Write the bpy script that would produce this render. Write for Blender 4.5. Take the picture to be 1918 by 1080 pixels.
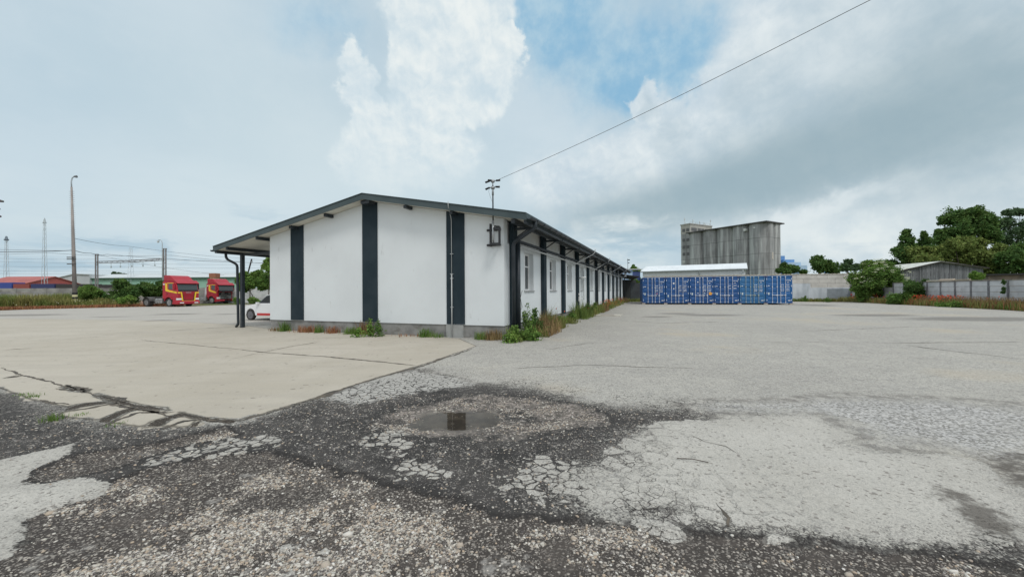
import bpy, math, random
import numpy as np
from mathutils import Vector, Matrix
random.seed(7); RNG = np.random.default_rng(7)
for o in list(bpy.data.objects): bpy.data.objects.remove(o)
S = bpy.context.scene; COL = S.collection
# ------------------------------------------------------------------ camera
F, ROLL, PITCH, H = 741.12, -0.0068, 0.0062, 1.6
cam = bpy.data.cameras.new('camera'); co = bpy.data.objects.new('camera', cam); COL.objects.link(co)
cam.sensor_width = 36; cam.lens = F * 36 / 1918; cam.clip_end = 9000; cam.clip_start = .05
X0 = Vector((1, 0, 0)); U0 = Vector((0, -math.sin(PITCH), math.cos(PITCH))); FW = Vector((0, math.cos(PITCH), math.sin(PITCH)))
cr, sr = math.cos(ROLL), math.sin(ROLL)
RX = X0 * cr + U0 * sr; UP = X0 * (-sr) + U0 * cr
# photo: u' = u c - v s (v down)  ->  right = cX + sU ; up = -sX + cU
m = Matrix((RX, UP, -FW)).transposed().to_4x4(); m.translation = (0, 0, H); co.matrix_world = m
S.camera = co
def ray(px, py):
    u, v = px - 959, py - 540
    u, v = u * cr + v * sr, -u * sr + v * cr
    x, y, z = u / F, 1.0, -v / F
    c, s = math.cos(PITCH), math.sin(PITCH)
    return (x, y * c - z * s, y * s + z * c)
def gnd(px, py, z=0.0):
    d = ray(px, py); t = (z - H) / d[2]; return (d[0] * t, d[1] * t)
def atY(px, py, Y):
    d = ray(px, py); t = Y / d[1]; return Vector((d[0] * t, Y, H + d[2] * t))
def azel(px, py):
    d = ray(px, py); return math.atan2(d[0], d[1]), math.atan2(d[2], math.hypot(d[0], d[1]))
S.view_settings.view_transform = 'Standard'; S.view_settings.look = 'None'
S.view_settings.exposure = 0.0; S.view_settings.gamma = 1; S.view_settings.use_curve_mapping = False
SUN_EL, SUN_AZ = 52, 150      # high veiled sun, behind the camera to the right
# ------------------------------------------------------------------ node expressions
class G:
    def __init__(s, tree): s.t = tree; s.n = tree.nodes; s.l = tree.links
    def new(s, typ, **kw):
        n = s.n.new(typ)
        for k, v in kw.items(): setattr(n, k, v)
        return n
    def put(s, sock, v):
        if isinstance(v, E_): v = v.s
        if hasattr(v, 'is_output') or isinstance(v, bpy.types.NodeSocket): s.l.new(v, sock)
        elif isinstance(v, (tuple, list)) and len(v) == 3 and sock.type == 'RGBA': sock.default_value = (*v, 1)
        else: sock.default_value = v
    def math(s, op, a, b=None, c=None, clamp=False):
        n = s.new('ShaderNodeMath', operation=op, use_clamp=clamp)
        s.put(n.inputs[0], a)
        if b is not None: s.put(n.inputs[1], b)
        if c is not None: s.put(n.inputs[2], c)
        return E_(s, n.outputs[0])
    def mix(s, f, a, b, mode='MIX'):
        n = s.new('ShaderNodeMix', data_type='RGBA', blend_type=mode, clamp_factor=True)
        s.put(n.inputs[0], f); s.put(n.inputs[6], a); s.put(n.inputs[7], b)
        return E_(s, n.outputs[2])
    def sm(s, x, lo, hi, a=0.0, b=1.0, kind='SMOOTHSTEP'):
        n = s.new('ShaderNodeMapRange', interpolation_type=kind); n.clamp = True
        s.put(n.inputs[0], x); n.inputs[1].default_value = lo; n.inputs[2].default_value = hi
        n.inputs[3].default_value = a; n.inputs[4].default_value = b
        return E_(s, n.outputs[0])
    def noise(s, vec, scale, detail=4, rough=.55, dist=0, col=False):
        n = s.new('ShaderNodeTexNoise'); n.inputs['Scale'].default_value = scale
        n.inputs['Detail'].default_value = detail; n.inputs['Roughness'].default_value = rough
        n.inputs['Distortion'].default_value = dist
        if vec is not None: s.put(n.inputs['Vector'], vec)
        return E_(s, n.outputs['Color' if col else 'Fac'])
    def voro(s, vec, scale, feature='F1', rnd=1.0):
        n = s.new('ShaderNodeTexVoronoi', feature=feature); n.inputs['Scale'].default_value = scale
        n.inputs['Randomness'].default_value = rnd; s.put(n.inputs['Vector'], vec)
        if feature == 'DISTANCE_TO_EDGE': return E_(s, n.outputs['Distance'])
        c = s.new('ShaderNodeSeparateColor'); s.l.new(n.outputs['Color'], c.inputs[0])
        return E_(s, n.outputs['Distance']), E_(s, c.outputs[0]), E_(s, c.outputs[1])
    def xyz(s, x, y, z):
        n = s.new('ShaderNodeCombineXYZ')
        for i, v in enumerate((x, y, z)): s.put(n.inputs[i], v)
        return E_(s, n.outputs[0])
    def sep(s, v):
        n = s.new('ShaderNodeSeparateXYZ'); s.put(n.inputs[0], v); return [E_(s, o) for o in n.outputs]
    def vadd(s, a, b, k=1.0):
        n = s.new('ShaderNodeVectorMath', operation='MULTIPLY_ADD'); s.put(n.inputs[0], b)
        n.inputs[1].default_value = (k, k, k); s.put(n.inputs[2], a); return E_(s, n.outputs[0])
    def vmul(s, a, k):
        n = s.new('ShaderNodeVectorMath', operation='MULTIPLY'); s.put(n.inputs[0], a); n.inputs[1].default_value = k
        return E_(s, n.outputs[0])
    def attr(s, name):
        n = s.new('ShaderNodeAttribute', attribute_name=name); return E_(s, n.outputs['Fac'])
class E_:
    def __init__(s, g, sock): s.g = g; s.s = sock
    def __add__(s, o): return s.g.math('ADD', s, o)
    __radd__ = __add__
    def __sub__(s, o): return s.g.math('SUBTRACT', s, o)
    def __rsub__(s, o): return s.g.math('SUBTRACT', o, s)
    def __mul__(s, o): return s.g.math('MULTIPLY', s, o)
    __rmul__ = __mul__
    def max(s, o): return s.g.math('MAXIMUM', s, o)
    def min(s, o): return s.g.math('MINIMUM', s, o)
# ------------------------------------------------------------------ world
def srgb(r, g, b):
    f = lambda c: (c / 255 / 12.92) if c / 255 <= .04045 else ((c / 255 + .055) / 1.055) ** 2.4
    return (f(r), f(g), f(b))
W_ = bpy.data.worlds.new('World'); S.world = W_; W_.use_nodes = True
g = G(W_.node_tree); bg = g.n['Background']
sky = g.new('ShaderNodeTexSky', sky_type='NISHITA', sun_disc=False)
sky.sun_elevation = math.radians(SUN_EL); sky.sun_rotation = math.radians(SUN_AZ); sky.air_density = 1.3; sky.dust_density = 1.5
BG = 0.1; bg.inputs[1].default_value = BG
tc = g.new('ShaderNodeTexCoord'); D = E_(g, tc.outputs['Generated'])
dx, dy, dz = g.sep(D)
az = g.math('ARCTAN2', dx, dy); el = g.math('ARCSINE', dz)
AE = g.xyz(az, el, 0.0)
def cl(r, g_, b, k=1.0): return tuple(c / BG * k for c in srgb(r, g_, b))
wn = g.noise(AE, 3.2, 8, .6); wn2 = g.noise(AE, 9, 7, .62); wl = g.noise(g.vmul(AE, (1, 2.4, 1)), 1.6, 5, .5)
# the outlines are warped at several scales so that they billow
def nvec(sc, k, det=3): 
    n_ = g.noise(AE, sc, det, .55, col=True); v = g.new('ShaderNodeVectorMath', operation='SUBTRACT'); g.put(v.inputs[0], n_); v.inputs[1].default_value = (.5, .5, .5)
    return g.vmul(E_(g, v.outputs[0]), (k, k, 0))
def vsum(*a):
    r = a[0]
    for q in a[1:]: r = g.vadd(r, q, 1.0)
    return r
W1 = vsum(AE, nvec(4.5, .16), nvec(13, .075), nvec(34, .035), nvec(90, .014))
wa, we, _w = g.sep(W1)
bil = g.voro(vsum(AE, nvec(9, .10), nvec(30, .05)), 15, 'SMOOTH_F1')[0]
def relief(sc, off, det=7):
    return g.noise(vsum(AE, nvec(8, .06)), sc, det, .6) - g.noise(g.vadd(vsum(AE, nvec(8, .06)), g.xyz(off[0], off[1], 0.0)), sc, det, .6)
rel = relief(7, (.012, .022)); rel2 = relief(20, (.004, .009), 5)
def cl(r, g_, b, k=1.0): return tuple(c / BG * k for c in srgb(r, g_, b))
def blob(px, py, rx, ry, rot=0.0, A_=None, B_=None):
    a0, e0 = azel(px, py); sx, sy = rx / F, ry / F
    sx *= math.cos(a0) ** 2 * .5 + .5
    c, s_ = math.cos(rot), math.sin(rot)
    A = ((az if A_ is None else A_) - a0); B = ((el if B_ is None else B_) - e0)
    p = (A * (c / sx) + B * (s_ / sx)); q = (A * (-s_ / sy) + B * (c / sy))
    return g.math('POWER', 2.71828, (p * p + q * q) * -1.0)
def wblob(*a): return blob(*a, A_=wa, B_=we)
base = g.mix(g.sm(wl, .35, .68), cl(186, 208, 221), cl(206, 222, 231))
base = g.mix(g.sm(wn2 * .5 + wn * .5, .42, .62) * .35, base, cl(210, 224, 232))
base = g.mix(blob(480, 190, 260, 110) * .45 + blob(780, 330, 240, 80) * .6 + blob(400, 380, 190, 70) * .4, base, cl(214, 228, 232))
hole = wblob(1110, 50, 200, 130, -.4) + wblob(1265, 110, 80, 60, .6) + wblob(1180, 150, 90, 50) * .6 + wblob(630, 60, 120, 70) * .65 + wblob(560, 10, 120, 50) * .3 + wblob(1000, 0, 80, 70)
hm = g.sm(hole * .82 + (wn - .5) * .8 + (wl - .5) * .5, .25, 1.0)
blue = g.mix(g.sm(wn * .5 + wn2 * .5, .4, .6), cl(138, 186, 217), cl(184, 212, 227))
col = g.mix(hm * .95, base, blue)
# low band of broken cloud and paler blue near the horizon
hz = g.noise(vsum(g.vmul(AE, (1, 4.0, 1)), nvec(9, .12)), 3.2, 8, .6)
lowb = g.sm(el, .03, .26, 1, 0)
col = g.mix(lowb * g.sm(hz, .46, .62) * .75, col, cl(214, 227, 232))
col = g.mix(lowb * g.sm(hz, .47, .36) * .8, col, cl(166, 194, 212))
# tall cumulus in the middle
c1 = wblob(850, 10, 118, 100).max(wblob(890, 120, 80, 95)).max(wblob(790, 80, 50, 80)).max(wblob(668, 150, 40, 50)).max(wblob(690, 215, 32, 50)).max(wblob(800, 190, 80, 90) * .95).max(wblob(780, 290, 140, 85) * .85).max(wblob(955, 90, 34, 40)).max(wblob(700, 310, 80, 60) * .8)
f1 = c1 + (.45 - bil) * .22
m1 = g.sm(f1, .31, .50); soft1 = g.sm(c1, .15, .75)
s1 = g.sm(rel * 1.5 + rel2 * .7 + (wn - .5) * .5 + (.4 - bil) * .55 + .55, .1, .95)
ccol = g.mix(s1, cl(206, 223, 232), cl(243, 248, 246))
fade = g.sm(el, .16, .42)
col = g.mix(soft1 * .5, col, cl(212, 227, 233))
col = g.mix(m1 * (fade * .9 + .05), col, ccol)
# big grey-bellied cloud on the right
c2 = wblob(1640, 60, 300, 200).max(wblob(1430, 170, 150, 110, .4)).max(wblob(1270, 260, 110, 90)).max(wblob(1212, 195, 42, 36)).max(wblob(1850, 230, 330, 260)).max(wblob(1150, 340, 220, 100) * .8).max(wblob(1400, 300, 300, 130))
f2 = c2 + (.45 - bil) * .16
m2 = g.sm(f2, .30, .54)
inner = g.sm(c2, .62, 1.0)
s2 = g.sm(rel * 1.5 + rel2 * .5 + (wn - .5) * .8 + (.4 - bil) * .4 + .5, .1, .95)
c2c = g.mix(s2, cl(200, 216, 226), cl(236, 243, 244))
c2c = g.mix(inner * .65, c2c, g.mix(s2, cl(184, 202, 211), cl(208, 221, 227)))
col = g.mix(m2 * .95, col, c2c)
stk = g.noise(vsum(g.vmul(g.xyz(az * .97 + el * .24, el * .97 - az * .24, 0.0), (1, 3.2, 1)), nvec(7, .08)), 2.6, 8, .6)
belly = blob(1360, 350, 250, 62, .25) * 1.0 + blob(1640, 290, 280, 75, .16) * .55 + blob(1850, 230, 240, 120, .1) * .4 + blob(1120, 395, 200, 45, .1) * .6 + blob(1850, 60, 220, 100) * .35
col = g.mix(g.sm(belly + (stk - .5) * .8, .0, 1.4) * .85, col, cl(150, 174, 184))
col = g.mix(wblob(1500, 398, 150, 16, .14) * g.sm(stk, .36, .55) * .95, col, cl(226, 235, 238))
col = g.mix((wblob(1180, 445, 150, 26) + wblob(1640, 445, 90, 18) + wblob(1400, 440, 200, 20) * .5) * g.sm(hz, .40, .58) * .9, col, cl(230, 238, 239))
# the sheet overhead, out of frame, is thinner and brighter
up = g.sm(el, .62, 1.25)
col = g.mix(up, col, cl(250, 250, 250, 1.25))
col = g.mix(g.sm(dy, .15, -.35), col, g.mix(g.sm(wl, .35, .68), cl(205, 214, 222, 1.15), cl(235, 238, 240, 1.25)))
col = g.mix(.06, col, E_(g, sky.outputs[0]))
g.put(bg.inputs[0], col)
W_.cycles.sampling_method = 'MANUAL'; W_.cycles.sample_map_resolution = 512
sun = bpy.data.lights.new('sun', 'SUN'); so = bpy.data.objects.new('sun', sun); COL.objects.link(so)
sun.energy = 1.5; sun.angle = math.radians(14); sun.color = (1, .96, .9)
a_, e_ = math.radians(SUN_AZ), math.radians(SUN_EL)
sd = Vector((math.sin(a_) * math.cos(e_), math.cos(a_) * math.cos(e_), math.sin(e_)))
so.rotation_euler = sd.to_track_quat('Z', 'Y').to_euler(); so.location = sd * 50
S.render.engine = 'CYCLES'; S.cycles.max_bounces = 6; S.cycles.transparent_max_bounces = 6
# ------------------------------------------------------------------ materials
MATS = {}
def mat(name, c, rough=.8, c2=None, ns=2.0, bump=0.0, bs=40.0, metal=0.0, stretch=(1, 1, 1), spec=.5, lo=.35, hi=.68, island=0.0, dirt=None, trans=0.0, det=5):
    if name in MATS: return MATS[name]
    M = bpy.data.materials.new(name); M.use_nodes = True; g = G(M.node_tree); b = g.n['Principled BSDF']
    b.inputs['Roughness'].default_value = rough; b.inputs['Metallic'].default_value = metal
    b.inputs['Specular IOR Level'].default_value = spec
    geo = g.new('ShaderNodeNewGeometry'); P = E_(g, geo.outputs['Position'])
    cc = c
    if c2 is not None: cc = g.mix(g.sm(g.noise(g.vmul(P, stretch), ns, det), lo, hi), c, c2)
    if dirt is not None:      # (colour, scale, lo, hi, stretch)
        cc = g.mix(g.sm(g.noise(g.vmul(P, dirt[4]), dirt[1], 7, .65), dirt[2], dirt[3]), cc, dirt[0])
    if island:
        r = E_(g, geo.outputs['Random Per Island'])
        k = g.sm(r, 0, 1, 1 - island, 1 + island, 'LINEAR'); hs = g.new('ShaderNodeHueSaturation')
        g.put(hs.inputs['Value'], k); g.put(hs.inputs['Hue'], g.sm(g.math('FRACT', r * 7.3), 0, 1, .5 - island * .05, .5 + island * .04, 'LINEAR')); g.put(hs.inputs['Color'], cc); cc = E_(g, hs.outputs[0])
    g.put(b.inputs['Base Color'], cc)
    if bump:
        bn = g.new('ShaderNodeBump'); bn.inputs['Strength'].default_value = bump; bn.inputs['Distance'].default_value = .01
        g.put(bn.inputs['Height'], g.noise(P, bs, 4)); g.l.new(bn.outputs[0], b.inputs['Normal'])
    if trans:
        out = g.n['Material Output']; tr = g.new('ShaderNodeBsdfTranslucent'); g.put(tr.inputs[0], cc)
        mx = g.new('ShaderNodeMixShader'); mx.inputs[0].default_value = trans
        g.l.new(b.outputs[0], mx.inputs[1]); g.l.new(tr.outputs[0], mx.inputs[2]); g.l.new(mx.outputs[0], out.inputs[0])
    MATS[name] = M; return M
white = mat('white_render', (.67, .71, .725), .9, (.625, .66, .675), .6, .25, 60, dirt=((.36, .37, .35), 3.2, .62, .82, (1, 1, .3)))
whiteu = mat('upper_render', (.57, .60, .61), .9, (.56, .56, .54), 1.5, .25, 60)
slate = mat('slate_render', (.018, .031, .040), .85, (.028, .042, .052), 1.3, .25, 60, spec=.2, dirt=((.12, .12, .12), 5, .68, .85, (1, 1, .4)))
slatem = mat('slate_metal', (.014, .021, .028), .45, (.025, .034, .042), 2.5, spec=.5)
fasc = mat('fascia_metal', (.038, .060, .064), .5, (.052, .076, .080), 1.2)
soff = mat('soffit_board', (.62, .61, .55), .8, (.50, .49, .44), 1.0)
plinthm = mat('plinth_render', (.27, .27, .26), .95, (.18, .18, .175), 2.2, .4, 30, dirt=((.12, .11, .09), 2.0, .55, .75, (1, 1, 2)))
roofm = mat('roof_sheet', (.06, .07, .075), .5, (.08, .09, .09), 2)
pvc = mat('grey_pvc', (.45, .47, .47), .5)
steel = mat('galvanised_steel', (.42, .44, .45), .45, (.30, .32, .33), 3, metal=.6)
blackm = mat('black_metal', (.012, .013, .015), .45)
frame = mat('window_pvc', (.75, .76, .76), .35)
glass = mat('window_glass', (.03, .04, .045), .06, spec=.9)
rubber = mat('rubber', (.018, .018, .018), .8, (.05, .045, .04), 9)
truckred = mat('truck_red', (.40, .012, .03), .38, (.33, .012, .025), 1.5, dirt=((.30, .16, .13), 2.5, .62, .82, (1, 1, .5)))
truckyel = mat('truck_yellow', (.78, .52, .03), .45)
chassis = mat('chassis_grey', (.05, .052, .055), .7, (.10, .095, .085), 4)
tglass = mat('truck_glass', (.035, .045, .045), .12, spec=.8)
tankm = mat('tank_metal', (.35, .36, .36), .45, (.2, .2, .2), 4, metal=.4)
lampw = mat('lamp_lens', (.7, .72, .72), .15)
carwhite = mat('car_white', (.75, .76, .77), .22)
carred = mat('car_red', (.5, .03, .03), .35)
conc = mat('weathered_concrete', (.30, .295, .28), .95, (.19, .185, .175), 1.2, .4, 20, dirt=((.10, .10, .09), 2.2, .55, .78, (1, 1, .5)))
concl = mat('painted_concrete_panel', (.60, .61, .62), .95, (.47, .48, .49), 1.4, .3, 20, dirt=((.20, .20, .20), 2.5, .58, .78, (1, 1, .6)))
concpost = mat('concrete_post', (.22, .22, .23), .95, (.14, .14, .15), 3)
blockm = mat('pale_block', (.60, .58, .54), .95, (.48, .46, .43), 1.1, .2, 20, dirt=((.25, .25, .24), 1.8, .60, .8, (1, 1, .4)))
mortar = mat('mortar', (.20, .19, .18), .95)
sheetm = mat('pale_sheet', (.58, .62, .66), .7, (.42, .46, .50), 1.6, stretch=(1, 1, .3))
barnm = mat('barn_sheet', (.19, .20, .21), .85, (.07, .075, .08), 1.3, stretch=(3, 3, .1), det=3)
barnroof = mat('barn_roof', (.62, .64, .60), .8, (.45, .47, .43), 2)
hallw = mat('hall_wall', (.72, .75, .76), .7, (.66, .69, .70), .5)
hallr = mat('hall_roof', (.74, .78, .80), .5, (.66, .70, .72), .5)
woodpole = mat('pole_concrete', (.33, .30, .28), .9, (.22, .20, .19), 2, stretch=(1, 1, .3))
mastm = mat('mast_steel', (.42, .47, .50), .6)
bark = mat('bark', (.07, .055, .042), .95, (.04, .032, .026), 6)
soil = mat('red_soil', (.22, .12, .085), .98, (.14, .08, .06), 2.5, .6, 8)
timber = mat('timber_block', (.42, .38, .32), .9, (.3, .27, .22), 6)
def leafm(name, c, c2, ns=.8): return mat(name, c, .75, c2, ns, island=.38, trans=.28, spec=.2, lo=.3, hi=.7)
lf_dark = leafm('leaf_dark', (.062, .130, .036), (.11, .19, .048))
lf_mid = leafm('leaf_mid', (.10, .19, .042), (.16, .26, .06))
lf_olive = leafm('leaf_olive', (.125, .18, .045), (.20, .25, .07), .5)
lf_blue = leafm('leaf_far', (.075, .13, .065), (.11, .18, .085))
lf_lime = leafm('leaf_lime', (.14, .26, .05), (.19, .30, .07))
gr_green = leafm('grass_green', (.10, .20, .04), (.16, .24, .06), 1.5)
gr_dry = leafm('grass_dry', (.30, .23, .11), (.24, .15, .075), 1.5)
gr_mix = leafm('grass_meadow', (.14, .21, .05), (.27, .25, .09), .35)
gr_red = leafm('weed_rust', (.30, .13, .07), (.36, .20, .10), 1.5)
poppy = mat('poppy_petal', (.72, .09, .04), .6, (.75, .16, .06), 3, island=.25, trans=.3)
petal = mat('white_blossom', (.72, .74, .55), .7, island=.15, trans=.3)
# ------------------------------------------------------------------ mesh helpers
class MB:
    def __init__(s): s.v = []; s.f = []
    def add(s, vs, fs):
        n = len(s.v); s.v += [tuple(v) for v in vs]; s.f += [tuple(i + n for i in f) for f in fs]; return s
    def box(s, x0, x1, y0, y1, z0, z1, T=None):
        vs = [(x, y, z) for x in (x0, x1) for y in (y0, y1) for z in (z0, z1)]
        if T is not None: vs = [T @ Vector(v) for v in vs]
        fs = [(0, 1, 3, 2), (4, 6, 7, 5), (0, 4, 5, 1), (2, 3, 7, 6), (0, 2, 6, 4), (1, 5, 7, 3)]
        return s.add(vs, fs)
    def tube(s, pts, r, n=10, r2=None, cap=True):
        pts = [Vector(p) for p in pts]; k = len(pts); vs = []; fs = []
        up = None
        for i, p in enumerate(pts):
            t = (pts[min(i + 1, k - 1)] - pts[max(i - 1, 0)]).normalized()
            if up is None:
                up = Vector((0, 0, 1)) if abs(t.z) < .9 else Vector((1, 0, 0))
            a = (up - t * up.dot(t)).normalized(); b = t.cross(a); up = a
            rr = r if r2 is None else r + (r2 - r) * i / (k - 1)
            if isinstance(r, (list, tuple)): rr = r[i]
            for j in range(n):
                w = 2 * math.pi * j / n; vs.append(p + a * math.cos(w) * rr + b * math.sin(w) * rr)
        for i in range(k - 1):
            for j in range(n):
                a = i * n + j; b = i * n + (j + 1) % n; fs.append((a, b, b + n, a + n))
        if cap: fs.append(tuple(range(n))[::-1]); fs.append(tuple(range((k - 1) * n, k * n)))
        return s.add(vs, fs)
    def prism(s, poly, axis, a0, a1):   # poly: 2-d points in the other two axes
        def mk(p, a):
            if axis == 'y': return (p[0], a, p[1])
            if axis == 'x': return (a, p[0], p[1])
            return (p[0], p[1], a)
        n = len(poly); vs = [mk(p, a0) for p in poly] + [mk(p, a1) for p in poly]
        fs = [tuple(range(n)), tuple(range(n, 2 * n))[::-1]] + [(i, i + n, (i + 1) % n + n, (i + 1) % n) for i in range(n)]
        return s.add(vs, fs)
    def build(s, name, material, parent=None, bevel=0.0, smooth=False):
        me = bpy.data.meshes.new(name); me.from_pydata(s.v, [], s.f); me.materials.append(material)
        o = bpy.data.objects.new(name, me); COL.objects.link(o)
        import bmesh
        bm = bmesh.new(); bm.from_mesh(me); bmesh.ops.recalc_face_normals(bm, faces=bm.faces); bm.to_mesh(me); bm.free()
        if smooth:
            for p in me.polygons: p.use_smooth = True
        if bevel:
            b = o.modifiers.new('b', 'BEVEL'); b.width = bevel; b.segments = 2; b.limit_method = 'ANGLE'
        if parent: o.parent = parent
        return o
def tag(o, label=None, cat=None, group=None, kind=None):
    if label: o['label'] = label
    if cat: o['category'] = cat
    if group: o['group'] = group
    if kind: o['kind'] = kind
    return o
def empty(name, loc, rz=0.0, label=None, cat=None, group=None):
    o = bpy.data.objects.new(name, None); COL.objects.link(o); o.location = loc; o.rotation_euler = (0, 0, rz); o.empty_display_size = .1
    return tag(o, label, cat, group)
def copy_tree(o, parent=None):
    c = o.copy(); COL.objects.link(c)
    if parent: c.parent = parent
    for ch in [x for x in bpy.data.objects if x.parent == o]: copy_tree(ch, c)
    return c
def npmesh(name, V, Fq, material, parent=None, attrs=None, smooth=False):
    me = bpy.data.meshes.new(name); nv, nf, k = len(V), len(Fq), Fq.shape[1]
    me.vertices.add(nv); me.vertices.foreach_set('co', np.ascontiguousarray(V, dtype=np.float32).ravel())
    me.loops.add(nf * k); me.loops.foreach_set('vertex_index', np.ascontiguousarray(Fq, dtype=np.int32).ravel())
    me.polygons.add(nf); me.polygons.foreach_set('loop_start', np.arange(0, nf * k, k, dtype=np.int32))
    me.polygons.foreach_set('loop_total', np.full(nf, k, dtype=np.int32))
    if smooth: me.polygons.foreach_set('use_smooth', np.ones(nf, dtype=bool))
    me.update(calc_edges=True); me.validate()
    for a, d in (attrs or {}).items():
        at = me.attributes.new(a, 'FLOAT', 'POINT'); at.data.foreach_set('value', d.astype(np.float32))
    me.materials.append(material); o = bpy.data.objects.new(name, me); COL.objects.link(o)
    if parent: o.parent = parent
    return o
def vnoise(x, y, sc, seed=0):
    x = x * sc; y = y * sc; xi = np.floor(x); yi = np.floor(y); fx = x - xi; fy = y - yi
    fx = fx * fx * (3 - 2 * fx); fy = fy * fy * (3 - 2 * fy)
    def h(a, b): t = np.sin(a * 127.1 + b * 311.7 + seed * 74.7) * 43758.5453; return t - np.floor(t)
    return (h(xi, yi) * (1 - fx) + h(xi + 1, yi) * fx) * (1 - fy) + (h(xi, yi + 1) * (1 - fx) + h(xi + 1, yi + 1) * fx) * fy
def fbm(x, y, sc, o=4, seed=0):
    r = 0; a = .5
    for i in range(o): r = r + a * vnoise(x, y, sc * 2 ** i, seed + i); a *= .5
    return r
def smst(x, a, b): t = np.clip((x - a) / (b - a), 0, 1); return t * t * (3 - 2 * t)
def sdf(px, py, poly):
    P = np.stack([px, py], -1); d = np.full(px.shape, 1e9); ins = np.zeros(px.shape, bool); n = len(poly)
    for i in range(n):
        a = np.array(poly[i]); b = np.array(poly[(i + 1) % n]); e = b - a; w = P - a
        t = np.clip((w @ e) / (e @ e + 1e-12), 0, 1); q = w - t[..., None] * e; d = np.minimum(d, (q ** 2).sum(-1))
        c = ((a[1] > py) != (b[1] > py)) & (px < (b[0] - a[0]) * (py - a[1]) / (b[1] - a[1] + 1e-12) + a[0]); ins ^= c
    d = np.sqrt(d); return np.where(ins, d, -d)
def gp(pts): return [gnd(*p) for p in pts]
# ------------------------------------------------------------------ ground
P_slab = gp([(892, 648), (800, 680), (700, 709), (600, 742), (500, 772), (440, 788), (425, 791), (410, 787), (385, 786), (375, 796), (330, 800), (318, 797), (270, 800), (215, 791), (180, 787), (108, 779), (132, 763), (105, 757), (60, 748), (25, 735), (0, 726), (-60, 705), (-900, 690), (-900, 620), (-300, 600), (0, 596), (300, 600), (450, 608), (508, 616), (700, 622), (860, 634)])
P_gaps = [gp(q) for q in ([(180, 736), (222, 748), (262, 758), (312, 764), (318, 770), (262, 768), (215, 756), (178, 744)], [(112, 724), (140, 725), (168, 731), (166, 737), (130, 733)], [(178, 790), (222, 771), (262, 759), (275, 762), (238, 774), (205, 792)],
    [(268, 800), (285, 789), (330, 776), (345, 772), (352, 778), (322, 786), (302, 799)], [(335, 772), (385, 782), (445, 787), (440, 794), (380, 790), (340, 779)], [(118, 766), (150, 756), (200, 752), (204, 756), (150, 764), (128, 772)], [(350, 800), (372, 786), (385, 788), (368, 800)], [(8, 708), (38, 700), (40, 705), (15, 712)])]
P_dark = gp([(780, 692), (860, 712), (1000, 728), (1110, 752), (1230, 764), (1330, 772), (1300, 800), (1200, 820), (1150, 870), (1080, 915), (1130, 965), (1380, 995), (1560, 1010), (1800, 1012), (1940, 1030), (1940, 1400), (-60, 1400), (-60, 1040), (-60, 870), (-300, 850), (-300, 690), (0, 730), (105, 758), (215, 790), (320, 800), (440, 790), (640, 728)])
P_patch = gp([(1185, 815), (1230, 790), (1330, 786), (1400, 780), (1520, 778), (1560, 797), (1605, 818), (1570, 828), (1640, 846), (1780, 850), (1850, 868), (1880, 905), (1930, 930), (1930, 985), (1840, 990), (1790, 1008), (1500, 1000), (1380, 992), (1310, 975), (1250, 966), (1200, 950), (1110, 950), (1075, 915), (1110, 880), (1165, 850)])
P_patchL = gp([(-80, 880), (0, 862), (142, 827), (128, 850), (60, 880), (38, 903), (75, 906), (150, 893), (212, 900), (195, 922), (120, 942), (45, 965), (45, 1000), (20, 1040), (-80, 1060)])
P_grav = gp([(-80, 1070), (40, 1020), (50, 960), (130, 935), (230, 890), (400, 848), (520, 847), (600, 872), (720, 906), (850, 938), (920, 962), (1100, 978), (1350, 1003), (1600, 1020), (1930, 1060), (1930, 1400), (-80, 1400)])
P_grav2 = gp([(60, 880), (150, 848), (330, 822), (420, 800), (445, 815), (330, 838), (230, 870), (130, 895), (70, 905)])
P_strip = gp([(235, 878), (330, 842), (440, 815), (505, 812), (505, 832), (410, 845), (300, 872)])
P_all = gp([(600, 745), (690, 712), (770, 692), (860, 706), (900, 722), (820, 730), (740, 745), (660, 760)])
P_islA = gp([(925, 905), (960, 865), (1050, 860), (1120, 890), (1090, 930), (1000, 925)])
P_islB = gp([(690, 830), (700, 808), (760, 808), (765, 838), (740, 850)])
P_islC = gp([(740, 890), (760, 862), (830, 862), (850, 895)])
P_islD = gp([(490, 1065), (520, 965), (600, 1010), (640, 1075)])
P_pud = gp([(770, 792), (800, 768), (860, 764), (925, 766), (938, 785), (900, 801), (860, 804), (805, 803)])
P_bowl = gp([(660, 800), (740, 760), (840, 742), (1000, 742), (1120, 760), (1160, 790), (1050, 812), (900, 822), (720, 820)])
P_coarse = gp([(1230, 790), (1300, 752), (1500, 742), (1700, 742), (2000, 765), (2000, 930), (1880, 880), (1790, 845), (1640, 840), (1600, 812), (1540, 775), (1350, 778)])
P_wetR = gp([(1840, 860), (1860, 840), (1940, 850), (1940, 925), (1890, 905)])
P_mudR = gp([(1740, 905), (1830, 930), (1930, 990), (1930, 1030), (1830, 1000), (1760, 950)])
P_lot = [(-8, -60), (-140, -20)] + gp([(-800, 590), (0, 581.5), (140, 575), (280, 573), (345, 573.5), (450, 570), (508, 569)]) + [(-20, 75), (5, 62), (18, 51.5), (31, 50.5), (41, 47.5), (38.6, 39), (36, 30), (34.2, 26), (20, -40)]
stains = [(gnd(1640, 590), 3.2, .35), (gnd(1840, 597), 5.2, .5), (gnd(1270, 587), 1.8, .25), (gnd(1330, 590), 2.6, .28), (gnd(1230, 593), 1.2, .2), (gnd(330, 588), 2.2, .35), (gnd(425, 588), 1.3, .3), (gnd(298, 600), 1.2, .22), (gnd(1290, 572), 1.4, .3), (gnd(30, 590), 5, .5), (gnd(210, 593), 2, .2), (gnd(1530, 574), 2.2, .5)]
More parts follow.
